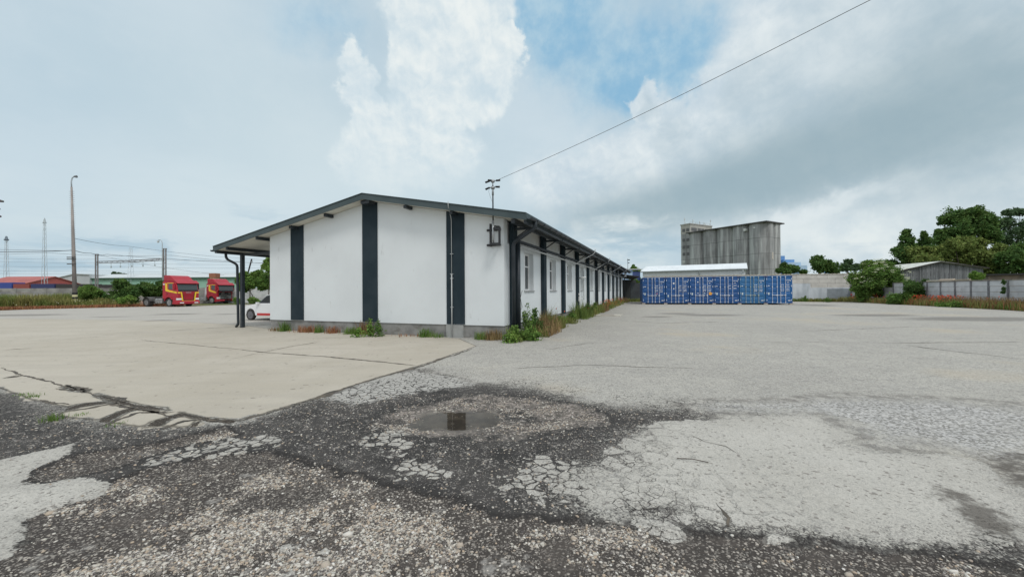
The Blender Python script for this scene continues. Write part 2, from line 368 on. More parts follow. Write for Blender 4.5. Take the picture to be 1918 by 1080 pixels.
def gz(x, y):
    x = np.asarray(x, float); y = np.asarray(y, float)
    z = .14 * smst(y, 26, 38) * smst(x, 2, 14) * (1 - smst(x, 30, 38))
    near = 1 - smst(y, 9, 16)
    b = sdf(x, y, P_bowl); z = z - near * .035 * smst(b, -.1, .6)
    p = sdf(x, y, P_pud); z = z - near * .022 * smst(p + (fbm(x, y, 4.5, 3, 61) - .45) * .35, -.12, .12) + near * (fbm(x, y, 7, 3, 62) - .45) * .022 * smst(b, -.1, .3)
    ds = sdf(x, y, P_slab); nslab = 1 - smst(ds, -.1, .05)
    z = z + near * nslab * (fbm(x, y, 2.2, 4, 3) - .47) * .035
    gv = np.maximum(sdf(x, y, P_grav), sdf(x, y, P_grav2) - .05); z = z - near * .025 * smst(gv, -.04, .05) * (.4 + fbm(x, y, 1.1, 2, 9))
    z = z + near * .010 * smst(ds, -.02, .03)
    return z
def axis(lo, hi, f0, f1, fine, grow, cap):
    a = [f0]
    while a[-1] < f1: a.append(a[-1] + fine)
    st = fine
    while a[-1] < hi: st = min(st * grow, cap if a[-1] < 120 else 1e9); a.append(a[-1] + st)
    b = []; st = fine; c = f0
    while c > lo: st = min(st * grow, cap if c > -120 else 1e9); c -= st; b.append(c)
    return np.array(b[::-1] + a)
gx_ = axis(-2500, 2500, -5.5, 5.2, .035, 1.06, 1.5); gy_ = axis(-400, 5000, 1.7, 8.2, .035, 1.04, 1.5)
XX, YY = np.meshgrid(gx_, gy_); nx, ny = len(gx_), len(gy_)
x, y = XX.ravel(), YY.ravel(); ZZ = gz(x, y)
lot = sdf(x, y, P_lot); ZZ = ZZ - .02 * (lot < 0) + np.where(lot < -1, (fbm(x, y, .4, 3, 5) - .3) * .12, 0) * (y > 10)
st_ = np.zeros_like(x)
for (c, rx, ry) in stains:
    st_ = np.maximum(st_, np.exp(-(((x - c[0]) / rx) ** 2 + ((y - c[1]) / (ry * 4)) ** 2)))
slab_d = sdf(x, y, P_slab)
for q in P_gaps: slab_d = np.minimum(slab_d, -sdf(x, y, q))
AT = dict(gap=np.maximum.reduce([sdf(x, y, q) for q in P_gaps]), slab=slab_d, dark=sdf(x, y, P_dark), patch=np.maximum(sdf(x, y, P_patch), sdf(x, y, P_patchL)), patch2=np.maximum.reduce([sdf(x, y, q) for q in (P_islA, P_islB, P_islC, P_islD, P_strip)]),
          grav=np.maximum(sdf(x, y, P_grav), sdf(x, y, P_grav2)), allig=sdf(x, y, P_all), bowl=sdf(x, y, P_bowl), pud=sdf(x, y, P_pud), coarse=sdf(x, y, P_coarse),
          wet=np.maximum(sdf(x, y, P_wetR), sdf(x, y, P_mudR)), lot=lot, stain=st_)
AT = {k: np.clip(v, -3, 3) for k, v in AT.items()}
Vg = np.stack([x, y, ZZ], -1)
ii, jj = np.meshgrid(np.arange(ny - 1), np.arange(nx - 1), indexing='ij'); a = (ii * nx + jj).ravel()
FQ = np.stack([a, a + 1, a + nx + 1, a + nx], -1)
GM = bpy.data.materials.new('yard_surface'); GM.use_nodes = True
g = G(GM.node_tree); b = g.n['Principled BSDF']
geo = g.new('ShaderNodeNewGeometry'); P = E_(g, geo.outputs['Position'])
nA = g.noise(P, 1.1, 6, .6); nB = g.noise(P, 5, 6, .65); nC = g.noise(P, 22, 5, .65); nL = g.noise(P, .22, 4, .55)
nS = g.noise(g.vmul(P, (.35, 2.2, 1)), 1.0, 5, .6)
Pw = g.vadd(P, g.noise(P, 3.5, 5, .6, col=True), .22)
Pw2 = g.vadd(P, g.noise(P, 14, 4, .6, col=True), .05)
v1, r1, q1 = g.voro(P, 95); v2, r2, q2 = g.voro(P, 42); v3, r3, q3 = g.voro(Pw2, 17)
at = {k: g.attr(k) for k in AT}
e1_ = g.voro(Pw, 4.2, 'DISTANCE_TO_EDGE'); e2_ = g.voro(Pw2, 9.5, 'DISTANCE_TO_EDGE'); _, cellr, _c = g.voro(Pw2, 9.5)
Pw3 = g.vadd(P, g.noise(P, 5, 5, .6, col=True), .12); e3_ = g.voro(Pw3, 3.7, 'DISTANCE_TO_EDGE')
nF = g.noise(P, 60, 4, .7); nM = g.noise(P, 2.4, 6, .7)
speck = g.sm(r1, .55, .95)            # pale aggregate chips
darkch = g.sm(q1, .55, .85)
# pale sun-bleached asphalt
asp = g.mix(g.sm(nA * .5 + nL * .5, .38, .62), (.375, .360, .325), (.445, .428, .38))
asp = g.mix(g.sm(nS, .35, .7) * .4, asp, (.47, .455, .41))
asp = g.mix(g.sm(nM, .52, .68) * .45, asp, (.27, .265, .25))
asp = g.mix(darkch * .62, asp, (.14, .14, .135)); asp = g.mix(speck * .45, asp, (.56, .55, .52)); asp = g.mix(g.sm(q2, .72, .9) * .45, asp, (.16, .155, .15)); asp = g.mix(g.sm(r3, .8, .95) * .25, asp, (.22, .215, .20))
asp = g.mix(g.sm(nL, .55, .70) * .5, asp, (.43, .37, .28))
# coarse exposed stretch
crs = g.mix(g.sm(r2, .3, .75), (.12, .12, .12), (.55, .545, .54))
crs = g.mix(.30, crs, asp)
cm = g.sm(at['coarse'] + (nB - .5) * .9 + (nA - .5) * 1.1, -.05, .5)
asp = g.mix(cm * .8, asp, crs)
edge = g.sm(g.math('ABSOLUTE', at['coarse'] + (nA - .5) * 1.0), .0, .30, 1, 0); asp = g.mix(edge * g.sm(nB, .4, .6) * .6, asp, (.13, .12, .11))
# bitumen-dark worn asphalt
drk = g.mix(g.sm(nA, .35, .65), (.036, .035, .034), (.070, .066, .062))
drk = g.mix(g.sm(r1 + (nB - .5) * .8, .80, .97) * .6, drk, (.28, .262, .245)); drk = g.mix(g.sm(r2 + (nB - .5) * .8, .92, 1.0) * .7, drk, (.34, .32, .29)); drk = g.mix(g.sm(nB, .60, .72) * .35, drk, (.17, .155, .14))
df = at['dark'] + (nA - .5) * 1.2 + (nB - .5) * .7
dm = g.sm(df + (nC - .5) * .7 + (r1 - .5) * .45 + (r2 - .5) * .25, -.16, .16)
surf = g.mix(dm, asp, drk)
# crocodile cracking where pale meets dark
near = g.sm(g.math('ABSOLUTE', df + .15), .15, .85, 1, 0).max(g.sm(at['allig'], -.2, .2))
al = g.mix(g.sm(nC, .4, .6) * .3, (.42, .41, .38), (.30, .295, .28))
surf = g.mix(g.sm(at['allig'] + (nB - .5) * .6 + (nC - .5) * .2, -.05, .15) * g.sm(e2_ + (nF - .5) * .05, .03, .09), surf, al)
surf = g.mix(g.sm(e2_ + (nF - .5) * .03, .008, .045, 1, 0) * near * g.sm(nA + (nB - .5) * .4, .42, .52) * .9, surf, (.028, .025, .024))
# coarse gravel zone
gcol = g.mix(g.sm(r2, .62, .85), (.066, .060, .055), (.42, .385, .34)); gcol = g.mix(g.sm(v2, .25, .5), gcol, (.06, .053, .048)); gcol = g.mix(g.sm(r1, .74, .92) * .6, gcol, (.38, .35, .31))
gcol = g.mix(g.sm(nM * .6 + nA * .4, .50, .58) * .9, gcol, g.mix(g.sm(r1, .7, .95) * .5, (.085, .075, .067), (.26, .235, .21))); gcol = g.mix(g.sm(nM * .5 + nB * .5, .44, .36) * .65, gcol, (.37, .355, .33))
gm = g.sm(at['grav'] + (nB - .5) * .35 + (nC - .5) * .14 + (r2 - .5) * .05, -.02, .03)
surf = g.mix(gm, surf, gcol)
surf = g.mix(g.sm(g.math('ABSOLUTE', at['grav'] + .02 + (nB - .5) * .35), .0, .07, 1, 0) * g.sm(nA, .3, .5) * .85, surf, (.028, .026, .025))
# bowl round the puddle: brown silt and chips
bowl_n = at['bowl'] + (nB - .5) * .7 + (nA - .5) * 1.3
bw = g.sm(bowl_n, -.05, .3)
silt = g.mix(g.sm(r2, .55, .85), g.mix(g.sm(nB, .4, .6), (.085, .078, .07), (.15, .135, .118)), (.34, .30, .27))
surf = g.mix(bw * g.sm(nA, .35, .55) * .9, surf, silt)
surf = g.mix(g.sm(g.math('ABSOLUTE', bowl_n + (nC - .5) * .2), 0, .09, 1, 0) * .7, surf, (.03, .03, .03))
surf = g.mix(g.sm(at['pud'], -.14, .03), surf, g.mix(g.sm(nB, .4, .6), (.10, .09, .08), (.17, .155, .135)))
# pale worn crust left over the broken ground
ptc = g.mix(g.sm(nA, .35, .65), (.43, .415, .375), (.475, .46, .42)); ptc = g.mix(g.sm(nM, .55, .68) * .35, ptc, (.37, .355, .32)); ptc = g.mix(speck * .35, ptc, (.60, .58, .53)); ptc = g.mix(darkch * .33, ptc, (.22, .215, .20)); ptc = g.mix(g.sm(q2, .93, .97) * .7, ptc, (.17, .155, .14)); ptc = g.mix(g.sm(nC, .70, .74) * .6, ptc, (.20, .18, .16))
ptc = g.mix(g.sm(at['patch'] + (nB - .5) * .6, .22, .0) * g.sm(r1, .45, .7) * .45, ptc, (.19, .18, .17))
_, c3r, _c3 = g.voro(Pw3, 3.7)
pxw = g.sm(g.sep(P)[0] + (nA - .5) * 1.2 + g.sep(P)[1] * .25, 1.5, 4.0, 1, .0) * g.sm(g.sep(P)[0], -1.2, -.6)
pm = g.sm(at['patch'] + (nB - .5) * .20 + (nC - .5) * .12 + (nF - .5) * .05 + (nA - .5) * .15 + (c3r - .35) * pxw * .55, -.008, .008)
brk = pxw
cr1 = g.sm(e3_ - brk * .11 + (nF - .5) * .03 + (nC - .5) * .04 + .012, .0, .015) * (1 - g.sm(e2_ + (nF - .5) * .03, .015, .045, 1, 0) * g.sm(brk + (nB - .5) * 1.2, .75, 1.0))
crk = g.mix(brk.max(g.sm(nL + nA * .3, .75, .9) * .25), g.xyz(1, 1, 1), g.xyz(cr1, cr1, cr1))
pmf = pm * g.sep(crk)[0]
isl = g.sm(at['patch2'] + (cellr - .5) * .3, .0, .03) * g.sm(e2_ + (nC - .5) * .06 + (nF - .5) * .04, .06, .09)
pmf = pmf.max(isl * g.sm(nB, .3, .45)) * (1 - g.sm(r1 + (nF - .5), .93, 1.0) * .7)
surf = g.mix(pmf, surf, ptc)
surf = g.mix(g.sm(at['wet'] + (nB - .5) * .5 + (nC - .5) * .3, -.05, .15) * .8, surf, (.085, .075, .065))
# concrete slab
sl = g.mix(g.sm(nL * .6 + nA * .4, .38, .62), (.42, .385, .32), (.475, .44, .375)); sl = g.mix(g.sm(nS, .45, .7) * .4, sl, (.37, .34, .29)); sl = g.mix(g.sm(nM, .52, .66) * .35, sl, (.40, .37, .32)); sl = g.mix(darkch * .14, sl, (.2, .19, .17)); sl = g.mix(g.sm(r3, .93, .97) * g.sm(nM, .5, .6) * .6, sl, (.16, .145, .12))
sl = g.mix(g.sm(nC, .70, .76) * .8, sl, (.18, .16, .14)); sl = g.mix(g.sm(nB, .63, .72) * .35, sl, (.36, .31, .25)); sl = g.mix(g.sm(r1, .7, 1) * .16, sl, (.30, .28, .25))
sm_ = g.sm(at['slab'] + (nB - .5) * .10 + (nM - .5) * .5 * g.sm(g.sep(P)[0], -2.4, -3.4) + (nC - .5) * .08 * g.sm(g.sep(P)[0], -2.2, -3.2), -.006, .006)
farsl = g.sm(g.sep(P)[0] + g.sep(P)[1] * .0 + (nL - .5) * 4, -11, -15)      # the yard beyond the slab is paler and greyer
asp2 = g.mix(g.sm(nS, .4, .65) * .6, (.45, .43, .39), (.37, .35, .315)); asp2 = g.mix(g.sm(nM, .52, .68) * .4, asp2, (.34, .325, .30)); asp2 = g.mix(darkch * .3, asp2, (.2, .19, .18))
surf = g.mix(farsl * g.sm(g.sep(P)[1], 10, 14) * .9, surf, asp2)
surf = g.mix(sm_, surf, sl)
surf = g.mix(g.sm(at['gap'] + (nB - .5) * .10 + (nC - .5) * .05 - .022, -.006, .006), surf, g.mix(g.sm(r1, .8, .95) * .6, (.05, .043, .036), (.28, .25, .21)))
edge2 = g.sm(g.math('ABSOLUTE', at['slab'] + (nB - .5) * .10), .0, .035, 1, 0); surf = g.mix(edge2 * .75, surf, (.06, .055, .045))
surf = g.mix(g.sm(at['stain'] + (nB - .5) * .4 + (nS - .5) * .6, .35, .8) * .5, surf, (.08, .075, .07))
# soil and turf outside the yard
so_ = g.mix(g.sm(nA, .4, .6), (.12, .085, .055), (.13, .14, .05)); so_ = g.mix(g.sm(nB, .5, .65) * .6, so_, (.22, .15, .09))
far = g.mix(g.sm(nL, .4, .6), (.08, .11, .04), (.14, .14, .06))
lm = g.sm(at['lot'] + (nB - .5) * .6 + (nA - .5) * .6, -.05, .05)
surf = g.mix(lm, g.mix(g.sm(at['lot'], -2.5, -2.9), so_, far), surf)
g.put(b.inputs['Base Color'], surf)
g.put(b.inputs['Roughness'], g.mix(g.sm(at['pud'], -.3, .0) * .7, g.xyz(.9, .9, .9), g.xyz(.35, .35, .35)))
b.inputs['Specular IOR Level'].default_value = .14
hgt = v1 * -.0035 + nC * .006 + v2 * (gm * -.008 + dm * -.003 + cm * -.003) + pmf * .006 + sm_ * .01
bn = g.new('ShaderNodeBump'); bn.inputs['Strength'].default_value = .8; bn.inputs['Distance'].default_value = 1.0
g.put(bn.inputs['Height'], hgt * (1 - sm_ * .6)); g.l.new(bn.outputs[0], b.inputs['Normal'])
fc = FQ.mean  # faces split into the named surfaces of the yard
cen = Vg[FQ].mean(1); sl_f = AT['slab'][FQ].mean(1) > 0; lot_f = AT['lot'][FQ].mean(1) > 0
def sub(name, mask, label):
    f = FQ[mask]; u, inv = np.unique(f, return_inverse=True)
    o = npmesh(name, Vg[u], inv.reshape(f.shape), GM, attrs={k: v[u] for k, v in AT.items()}, smooth=True)
    return tag(o, label, None, None, 'structure')
sub('concrete_apron', sl_f & lot_f, 'beige concrete apron in front of the white building')
sub('asphalt_yard', lot_f & ~sl_f, 'worn grey asphalt yard')
sub('ground', ~lot_f, 'earth and turf beyond the yard')
# joints and cracks: thin irregular ribbons lying on the pavement
def rib(mb, pts, w, step=.05, seed=0, gap=.25):
    P_ = [np.array(p) for p in pts]; rnd = random.Random(seed)
    out = []
    for a, c in zip(P_[:-1], P_[1:]):
        L = np.linalg.norm(c - a); n = max(2, int(L / step)); 
        for i in range(n): out.append(a + (c - a) * i / n)
    out.append(P_[-1]); k = len(out); L, R_ = [], []
    off = 0; ww = w; wob = 0
    for i, p in enumerate(out):
        t = out[min(i + 1, k - 1)] - out[max(i - 1, 0)]; t = t / (np.linalg.norm(t) + 1e-9); nrm = np.array([-t[1], t[0]])
        wob = wob * .85 + rnd.uniform(-1, 1) * w * .5
        n_ = fbm(np.array([i * step * 1.3]), np.array([seed * 3.1]), 1.2, 3)[0]; wd = max(0.0, w * (.15 + 2.2 * max(0, n_ - gap))) * min(1, i / 4, (k - 1 - i) / 4 + .01) * rnd.uniform(.6, 1.3)
        q = p + nrm * wob; L.append(q + nrm * wd * rnd.uniform(.6, 1.2)); R_.append(q - nrm * wd * rnd.uniform(.6, 1.2))
    A = np.array(L + R_); z = gz(A[:, 0], A[:, 1]) + .004
    mb.add([(A[i, 0], A[i, 1], z[i]) for i in range(2 * k)], [(i, i + 1, k + i + 1, k + i) for i in range(k - 1)])
crackm = mat('crack_tar', (.055, .05, .043), .95, (.13, .11, .085), 7)
rnd = random.Random(3)
joints = [([(0, 689), (40, 702), (130, 726), (232, 761), (310, 779), (385, 786), (440, 788)], .022), ([(105, 728), (165, 732)], .05), ([(115, 722), (165, 735)], .06),
          ([(190, 741), (232, 752), (212, 760), (270, 769), (300, 772)], .05), ([(245, 752), (180, 762), (140, 770), (105, 772)], .045), ([(330, 772), (262, 774), (225, 786), (180, 800)], .05), ([(390, 786), (345, 790), (300, 806)], .05),
          ([(372, 786), (330, 795), (300, 803)], .03), ([(135, 760), (105, 757), (70, 750)], .03), ([(12, 708), (35, 702)], .03),
          ([(262, 637), (330, 643), (420, 652), (492, 660), (600, 667), (780, 685)], .035), ([(492, 660), (540, 650), (600, 640)], .02), ([(492, 660), (430, 674)], .02),
          ([(0, 656), (60, 652)], .07), ([(300, 620), (410, 613), (508, 608)], .05), ([(60, 640), (300, 622)], .02), ([(190, 627), (220, 626)], .1), ([(400, 622), (425, 621)], .09), ([(465, 620), (485, 618)], .09),
          ([(1690, 645), (1780, 657), (1850, 664), (1918, 674)], .04), ([(1430, 641), (1560, 641), (1690, 642), (1918, 640)], .025),
          ([(888, 652), (800, 682), (700, 711), (600, 744), (500, 774), (440, 790)], .045),
          ([(1338, 940), (1350, 955), (1362, 970), (1360, 985), (1375, 990)], .016), ([(1330, 972), (1360, 985)], .012),
          ([(1290, 812), (1322, 828), (1360, 836), (1382, 850)], .008),
          ([(1160, 600), (1240, 605), (1350, 602)], .05), ([(1500, 620), (1700, 612), (1918, 618)], .03), ([(960, 690), (1100, 683), (1300, 690)], .012), ([(1020, 655), (1120, 640)], .02)]
cm_ = MB()
for i, (p, w) in enumerate(joints): rib(cm_, gp(p), w, .04 if p[0][1] > 680 else .09, i, .1 if p[0][1] > 680 else .2)
tag(cm_.build('pavement_cracks', crackm), 'dark cracks and open joints in the pavement', None, None, 'structure')
# puddle
wm = bpy.data.materials.new('puddle_water'); wm.use_nodes = True; gg = G(wm.node_tree); bb = gg.n['Principled BSDF']
bb.inputs['Base Color'].default_value = (.62, .56, .48, 1); bb.inputs['Roughness'].default_value = .015; bb.inputs['IOR'].default_value = 1.33; bb.inputs['Transmission Weight'].default_value = 1
zc = float(gz(np.array([gnd(860, 785)[0]]), np.array([gnd(860, 785)[1]]))[0])
pc = gnd(855, 784)
th = np.linspace(0, 2 * math.pi, 40, endpoint=False)
tag(MB().add([(pc[0] + 1.05 * math.cos(t), pc[1] + .42 * math.sin(t), zc + .017) for t in th], [tuple(range(40))]).build('puddle_water', wm), 'shallow rain puddle mirroring the dark pilaster', None, None, 'structure')
# loose gravel
def stones(n, polyf, smin, smax, ybox, xbox):
    pts = []; tot = 0
    while tot < n:
        k = n * 3; yy = RNG.uniform(*ybox, k); xx = RNG.uniform(*xbox, k)
        keep = (np.abs(xx) < yy * 1.4 + .3) & (RNG.random(k) < polyf(xx, yy)); pts.append(np.stack([xx[keep], yy[keep]], -1)); tot += keep.sum()
    p = np.concatenate(pts)[:n]; s = smin + (smax - smin) * RNG.random(n) ** 3.2
    t = (1 + 5 ** .5) / 2
    ico = np.array([(-1, t, 0), (1, t, 0), (-1, -t, 0), (1, -t, 0), (0, -1, t), (0, 1, t), (0, -1, -t), (0, 1, -t), (t, 0, -1), (t, 0, 1), (-t, 0, -1), (-t, 0, 1)]) / 1.902
    fa = np.array([(0, 11, 5), (0, 5, 1), (0, 1, 7), (0, 7, 10), (0, 10, 11), (1, 5, 9), (5, 11, 4), (11, 10, 2), (10, 7, 6), (7, 1, 8), (3, 9, 4), (3, 4, 2), (3, 2, 6), (3, 6, 8), (3, 8, 9), (4, 9, 5), (2, 4, 11), (6, 2, 10), (8, 6, 7), (9, 8, 1)])
    V = ico[None] * RNG.uniform(.65, 1.25, (n, 12, 1)); V = V * np.stack([RNG.uniform(.8, 1.5, n), RNG.uniform(.6, 1.1, n), RNG.uniform(.35, .75, n)], -1)[:, None] * s[:, None, None]
    w = RNG.uniform(0, 6.28, n); c, s_ = np.cos(w)[:, None], np.sin(w)[:, None]
    Vx = V[..., 0] * c - V[..., 1] * s_; Vy = V[..., 0] * s_ + V[..., 1] * c
    z = gz(p[:, 0], p[:, 1]); V = np.stack([Vx + p[:, 0:1], Vy + p[:, 1:2], V[..., 2] + z[:, None] + s[:, None] * .15], -1)
    return V.reshape(-1, 3), (fa[None] + (np.arange(n) * 12)[:, None, None]).reshape(-1, 3)
def dens(x, y):
    gr = np.maximum(sdf(x, y, P_grav), sdf(x, y, P_grav2)); pt = np.maximum(sdf(x, y, P_patch), sdf(x, y, P_patchL))
    n = fbm(x, y, 1.6, 4, 21); n2 = fbm(x, y, 5, 3, 33)
    d = smst(gr, -.03, .08) * (.02 + .98 * smst(n, .43, .56)) * (.12 + .88 * smst(n2, .38, .52))
    d = np.maximum(d, .022 * smst(sdf(x, y, P_dark), 0, .2)); d = np.maximum(d, .22 * smst(sdf(x, y, P_bowl), 0, .3) * smst(n2, .4, .55))
    d = d * np.where(pt > 0, .04, 1) * np.where(sdf(x, y, P_slab) > 0, .01, 1) * np.where(sdf(x, y, P_pud) > 0, .1, 1)
    return d
stm = bpy.data.materials.new('gravel_stone'); stm.use_nodes = True; gg = G(stm.node_tree); bb = gg.n['Principled BSDF']; bb.inputs['Roughness'].default_value = .85
ge = gg.new('ShaderNodeNewGeometry'); r = E_(gg, ge.outputs['Random Per Island']); rp = gg.new('ShaderNodeValToRGB'); gg.put(rp.inputs[0], r)
els = rp.color_ramp.elements; els[0].color = (.10, .09, .085, 1); els[1].color = (.70, .68, .63, 1); els[1].position = 1
for ps, c_ in ((.22, (.14, .125, .115)), (.40, (.27, .245, .215)), (.5, (.44, .35, .26)), (.7, (.42, .395, .35)), (.9, (.56, .525, .46))):
    e = els.new(ps); e.color = (*c_, 1)
gg.put(bb.inputs['Base Color'], gg.mix(.18, E_(gg, rp.outputs[0]), gg.noise(E_(gg, ge.outputs['Position']), 120, 3, col=True), 'MULTIPLY'))
Vs, Fs = stones(80000, dens, .0026, .0135, (1.7, 6.2), (-6.5, 6.5))
tag(npmesh('gravel', Vs, Fs, stm), 'loose pale gravel scattered over the worn foreground', 'gravel', None, 'stuff')
Vs, Fs = stones(160, lambda x, y: dens(x, y) > .1, .014, .03, (1.9, 5.5), (-5, 5))
tag(npmesh('pebbles', Vs, Fs, stm), 'larger pale pebbles lying among the gravel', 'pebbles', None, 'stuff')
# ------------------------------------------------------------------ the white building
YAW = .3661; RW = Vector((-.2606, 13.1074, 0)); BW = 10.85; BL = 40.6
bld = empty('warehouse', RW, -YAW, 'long single storey white building with dark grey bands and a low pitched roof', 'building')
RID = 5.04; SL = .19
def soffz(x): return RID - SL * abs(-x - BW / 2)          # underside of the roof at local x
wall = MB()
nb = 10; bay = 3.6; pc0 = .7
# gable wall (two halves follow the roof)
wall.prism([(-BW, .44), (0, .44), (0, soffz(0) - .01), (-BW / 2, RID - .01), (-BW, soffz(-BW) - .01)], 'y', 0, .3)
wall.prism([(-BW, .44), (0, .44), (0, soffz(0) - .01), (-BW / 2, RID - .01), (-BW, soffz(-BW) - .01)], 'y', BL - .3, BL)
wall.box(-BW, -BW + .3, .3, BL - .3, .44, soffz(-BW) - .03)
wz0, wz1 = 1.6, 3.07
wins = [2.04 + 3.6 * i for i in range(10)]; WWID = 1.14
yb = .3
for w in wins:
    wall.box(-.36, 0, yb, w, .44, 3.22); wall.box(-.36, 0, w, w + WWID, .44, wz0); wall.box(-.36, 0, w, w + WWID, wz1, 3.22); yb = w + WWID
wall.box(-.36, 0, yb, BL - .3, .44, 3.22)
wall.build('wall', white, bld)
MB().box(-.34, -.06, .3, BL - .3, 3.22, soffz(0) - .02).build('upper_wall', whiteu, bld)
pl = MB(); pl.box(-BW + .03, -.03, .035, .33, -.1, .44).box(-.33, -.03, .33, BL - .03, -.1, .44).box(-BW + .03, -BW + .3, .33, BL - .03, -.1, .44)
pl.build('plinth', plinthm, bld)
MB().box(-1.81 - .37, -1.81 + .30, -.05, .035, -.05, .435).build('plinth_pier', mat('pier_render', (.31, .32, .31), .95, (.24, .245, .24), 3, .3, 30), bld)
for a in (1.81, 5.5, 9.25):
    hw = .35
    z1, z2 = soffz(-a - hw) - .012, soffz(-a + hw) - .012
    pts = [(-a - hw, .46), (-a + hw, .46), (-a + hw, z2)] + ([(-BW / 2, RID - .012)] if a == 5.5 else []) + [(-a - hw, z1)]
    tag(MB().prism(pts, 'y', -.035, 0).build('pilaster', slate, bld))
pcs = [pc0] + [4.4 + bay * i for i in range(10)]
for i, b_ in enumerate(pcs):
    MB().box(.0, .15, b_ - .2, b_ + .2, .40, soffz(.15) - .02).build('pilaster', slate, bld)
    br = MB(); br.box(.15, .95, b_ - .05, b_ + .05, 3.70, 3.78); br.tube([(.15, b_, 3.42), (.62, b_, 3.72)], .025, 6)
    br.build('eave_bracket', slatem, bld)
# windows
for i, w in enumerate(wins):
    f = MB(); x0, x1 = -.25, -.19
    f.box(x0, x1, w, w + .07, wz0, wz1).box(x0, x1, w + WWID - .07, w + WWID, wz0, wz1).box(x0, x1, w + .07, w + WWID - .07, wz0, wz0 + .07).box(x0, x1, w + .07, w + WWID - .07, wz1 - .07, wz1)
    f.box(x0 + .005, x1 + .008, w + WWID / 2 - .05, w + WWID / 2 + .05, wz0 + .07, wz1 - .07).box(x0 + .004, x1 + .004, w + .07, w + WWID / 2 - .05, wz0 + .93, wz0 + .98).box(x0 + .004, x1 + .004, w + WWID / 2 + .05, w + WWID - .07, wz0 + .93, wz0 + .98)
    wo = f.build('window', frame, bld)
    MB().box(-.235, -.22, w + .06, w + WWID - .06, wz0 + .06, wz1 - .06).build('pane', glass, wo)
    MB().box(-.24, -.236, w + .02, w + WWID - .02, wz0 + .02, wz1 - .02).build('blind', mat('blind', (.42, .46, .47), .8), wo)
    MB().box(-.19, .05, w - .04, w + WWID + .04, wz0 - .03, wz0 + .005).build('sill', mat('sill', (.30, .31, .31), .5), wo)
# roof: two slabs, dark edge, pale soffit underneath
XL, XR, B0, B1 = -13.72, .95, -.5, BL + .3
def roofbox(mb, xa, xb, lo, hi, y0, y1):
    za, zb = soffz(xa), soffz(xb)
    mb.add([(xa, y0, za + lo), (xb, y0, zb + lo), (xb, y0, zb + hi), (xa, y0, za + hi), (xa, y1, za + lo), (xb, y1, zb + lo), (xb, y1, zb + hi), (xa, y1, za + hi)],
           [(0, 1, 2, 3), (7, 6, 5, 4), (0, 4, 5, 1), (3, 2, 6, 7), (1, 5, 6, 2), (0, 3, 7, 4)])
mr = -BW / 2
r_ = MB(); roofbox(r_, XL, mr, .03, .19, B0 + .03, B1 - .03); roofbox(r_, mr, XR, .03, .19, B0 + .03, B1 - .03); ro = r_.build('roof', roofm, bld)
seam = MB(); ys = np.arange(B0 + .3, B1, .5)
for yv in ys: roofbox(seam, XL + .02, mr, .19, .215, yv, yv + .03); roofbox(seam, mr, XR - .02, .19, .215, yv, yv + .03)
seam.build('roof_seams', roofm, ro)
s_ = MB(); roofbox(s_, XL + .04, mr, 0, .028, B0 + .04, B1 - .04); roofbox(s_, mr, XR - .04, 0, .028, B0 + .04, B1 - .04); s_.build('soffit', soff, bld)
f_ = MB(); roofbox(f_, XL, mr, -.02, .2, B0, B0 + .028); roofbox(f_, mr, XR, -.02, .2, B0, B0 + .028); f2_ = MB(); roofbox(f2_, XL, mr, -.02, .2, B1 - .028, B1); roofbox(f2_, mr, XR, -.02, .2, B1 - .028, B1); f2_.build('verge_fascia', fasc, bld)
roofbox(f_, XL, mr, .192, .212, B0 - .03, B0 + .12); roofbox(f_, mr, XR, .192, .212, B0 - .03, B0 + .12)
f_.build('verge_fascia', fasc, bld)
f_ = MB(); f_.box(XR, XR + .025, B0, B1, soffz(XR) - .03, soffz(XR) + .2).box(XL - .025, XL, B0, B1, soffz(XL) - .03, soffz(XL) + .2); f_.build('eave_fascia', fasc, bld)
def gutter(xc, zc, r, y0, y1):
    mb = MB(); n = 10; o = [(xc + r * math.cos(t), zc + r * math.sin(t)) for t in np.linspace(math.pi, 2 * math.pi, n)]
    i = [(xc + (r - .008) * math.cos(t), zc + (r - .008) * math.sin(t)) for t in np.linspace(2 * math.pi, math.pi, n)]
    return mb.prism(o + i, 'y', y0, y1)
gutter(XR + .10, soffz(XR) + .07, .08, B0 - .02, B1).build('gutter', slatem, bld)
gutter(XL - .10, soffz(XL) + .05, .08, B0 - .02, B1).build('gutter', slatem, bld)
for yv in np.arange(.2, B1, .8): MB().tube([(XR + .10 + .087 * math.cos(t), yv, soffz(XR) + .07 + .087 * math.sin(t)) for t in np.linspace(math.pi, 2 * math.pi, 8)], .008, 5).build('gutter_clip', slatem, bld)
MB().box(.42, .54, B0 + .1, BL, soffz(.48) - .17, soffz(.48) - .02).build('eave_purlin', slatem, bld)
MB().box(.84, .93, B0 + .1, BL, soffz(.88) - .13, soffz(.88) - .015).build('eave_purlin', slatem, bld)
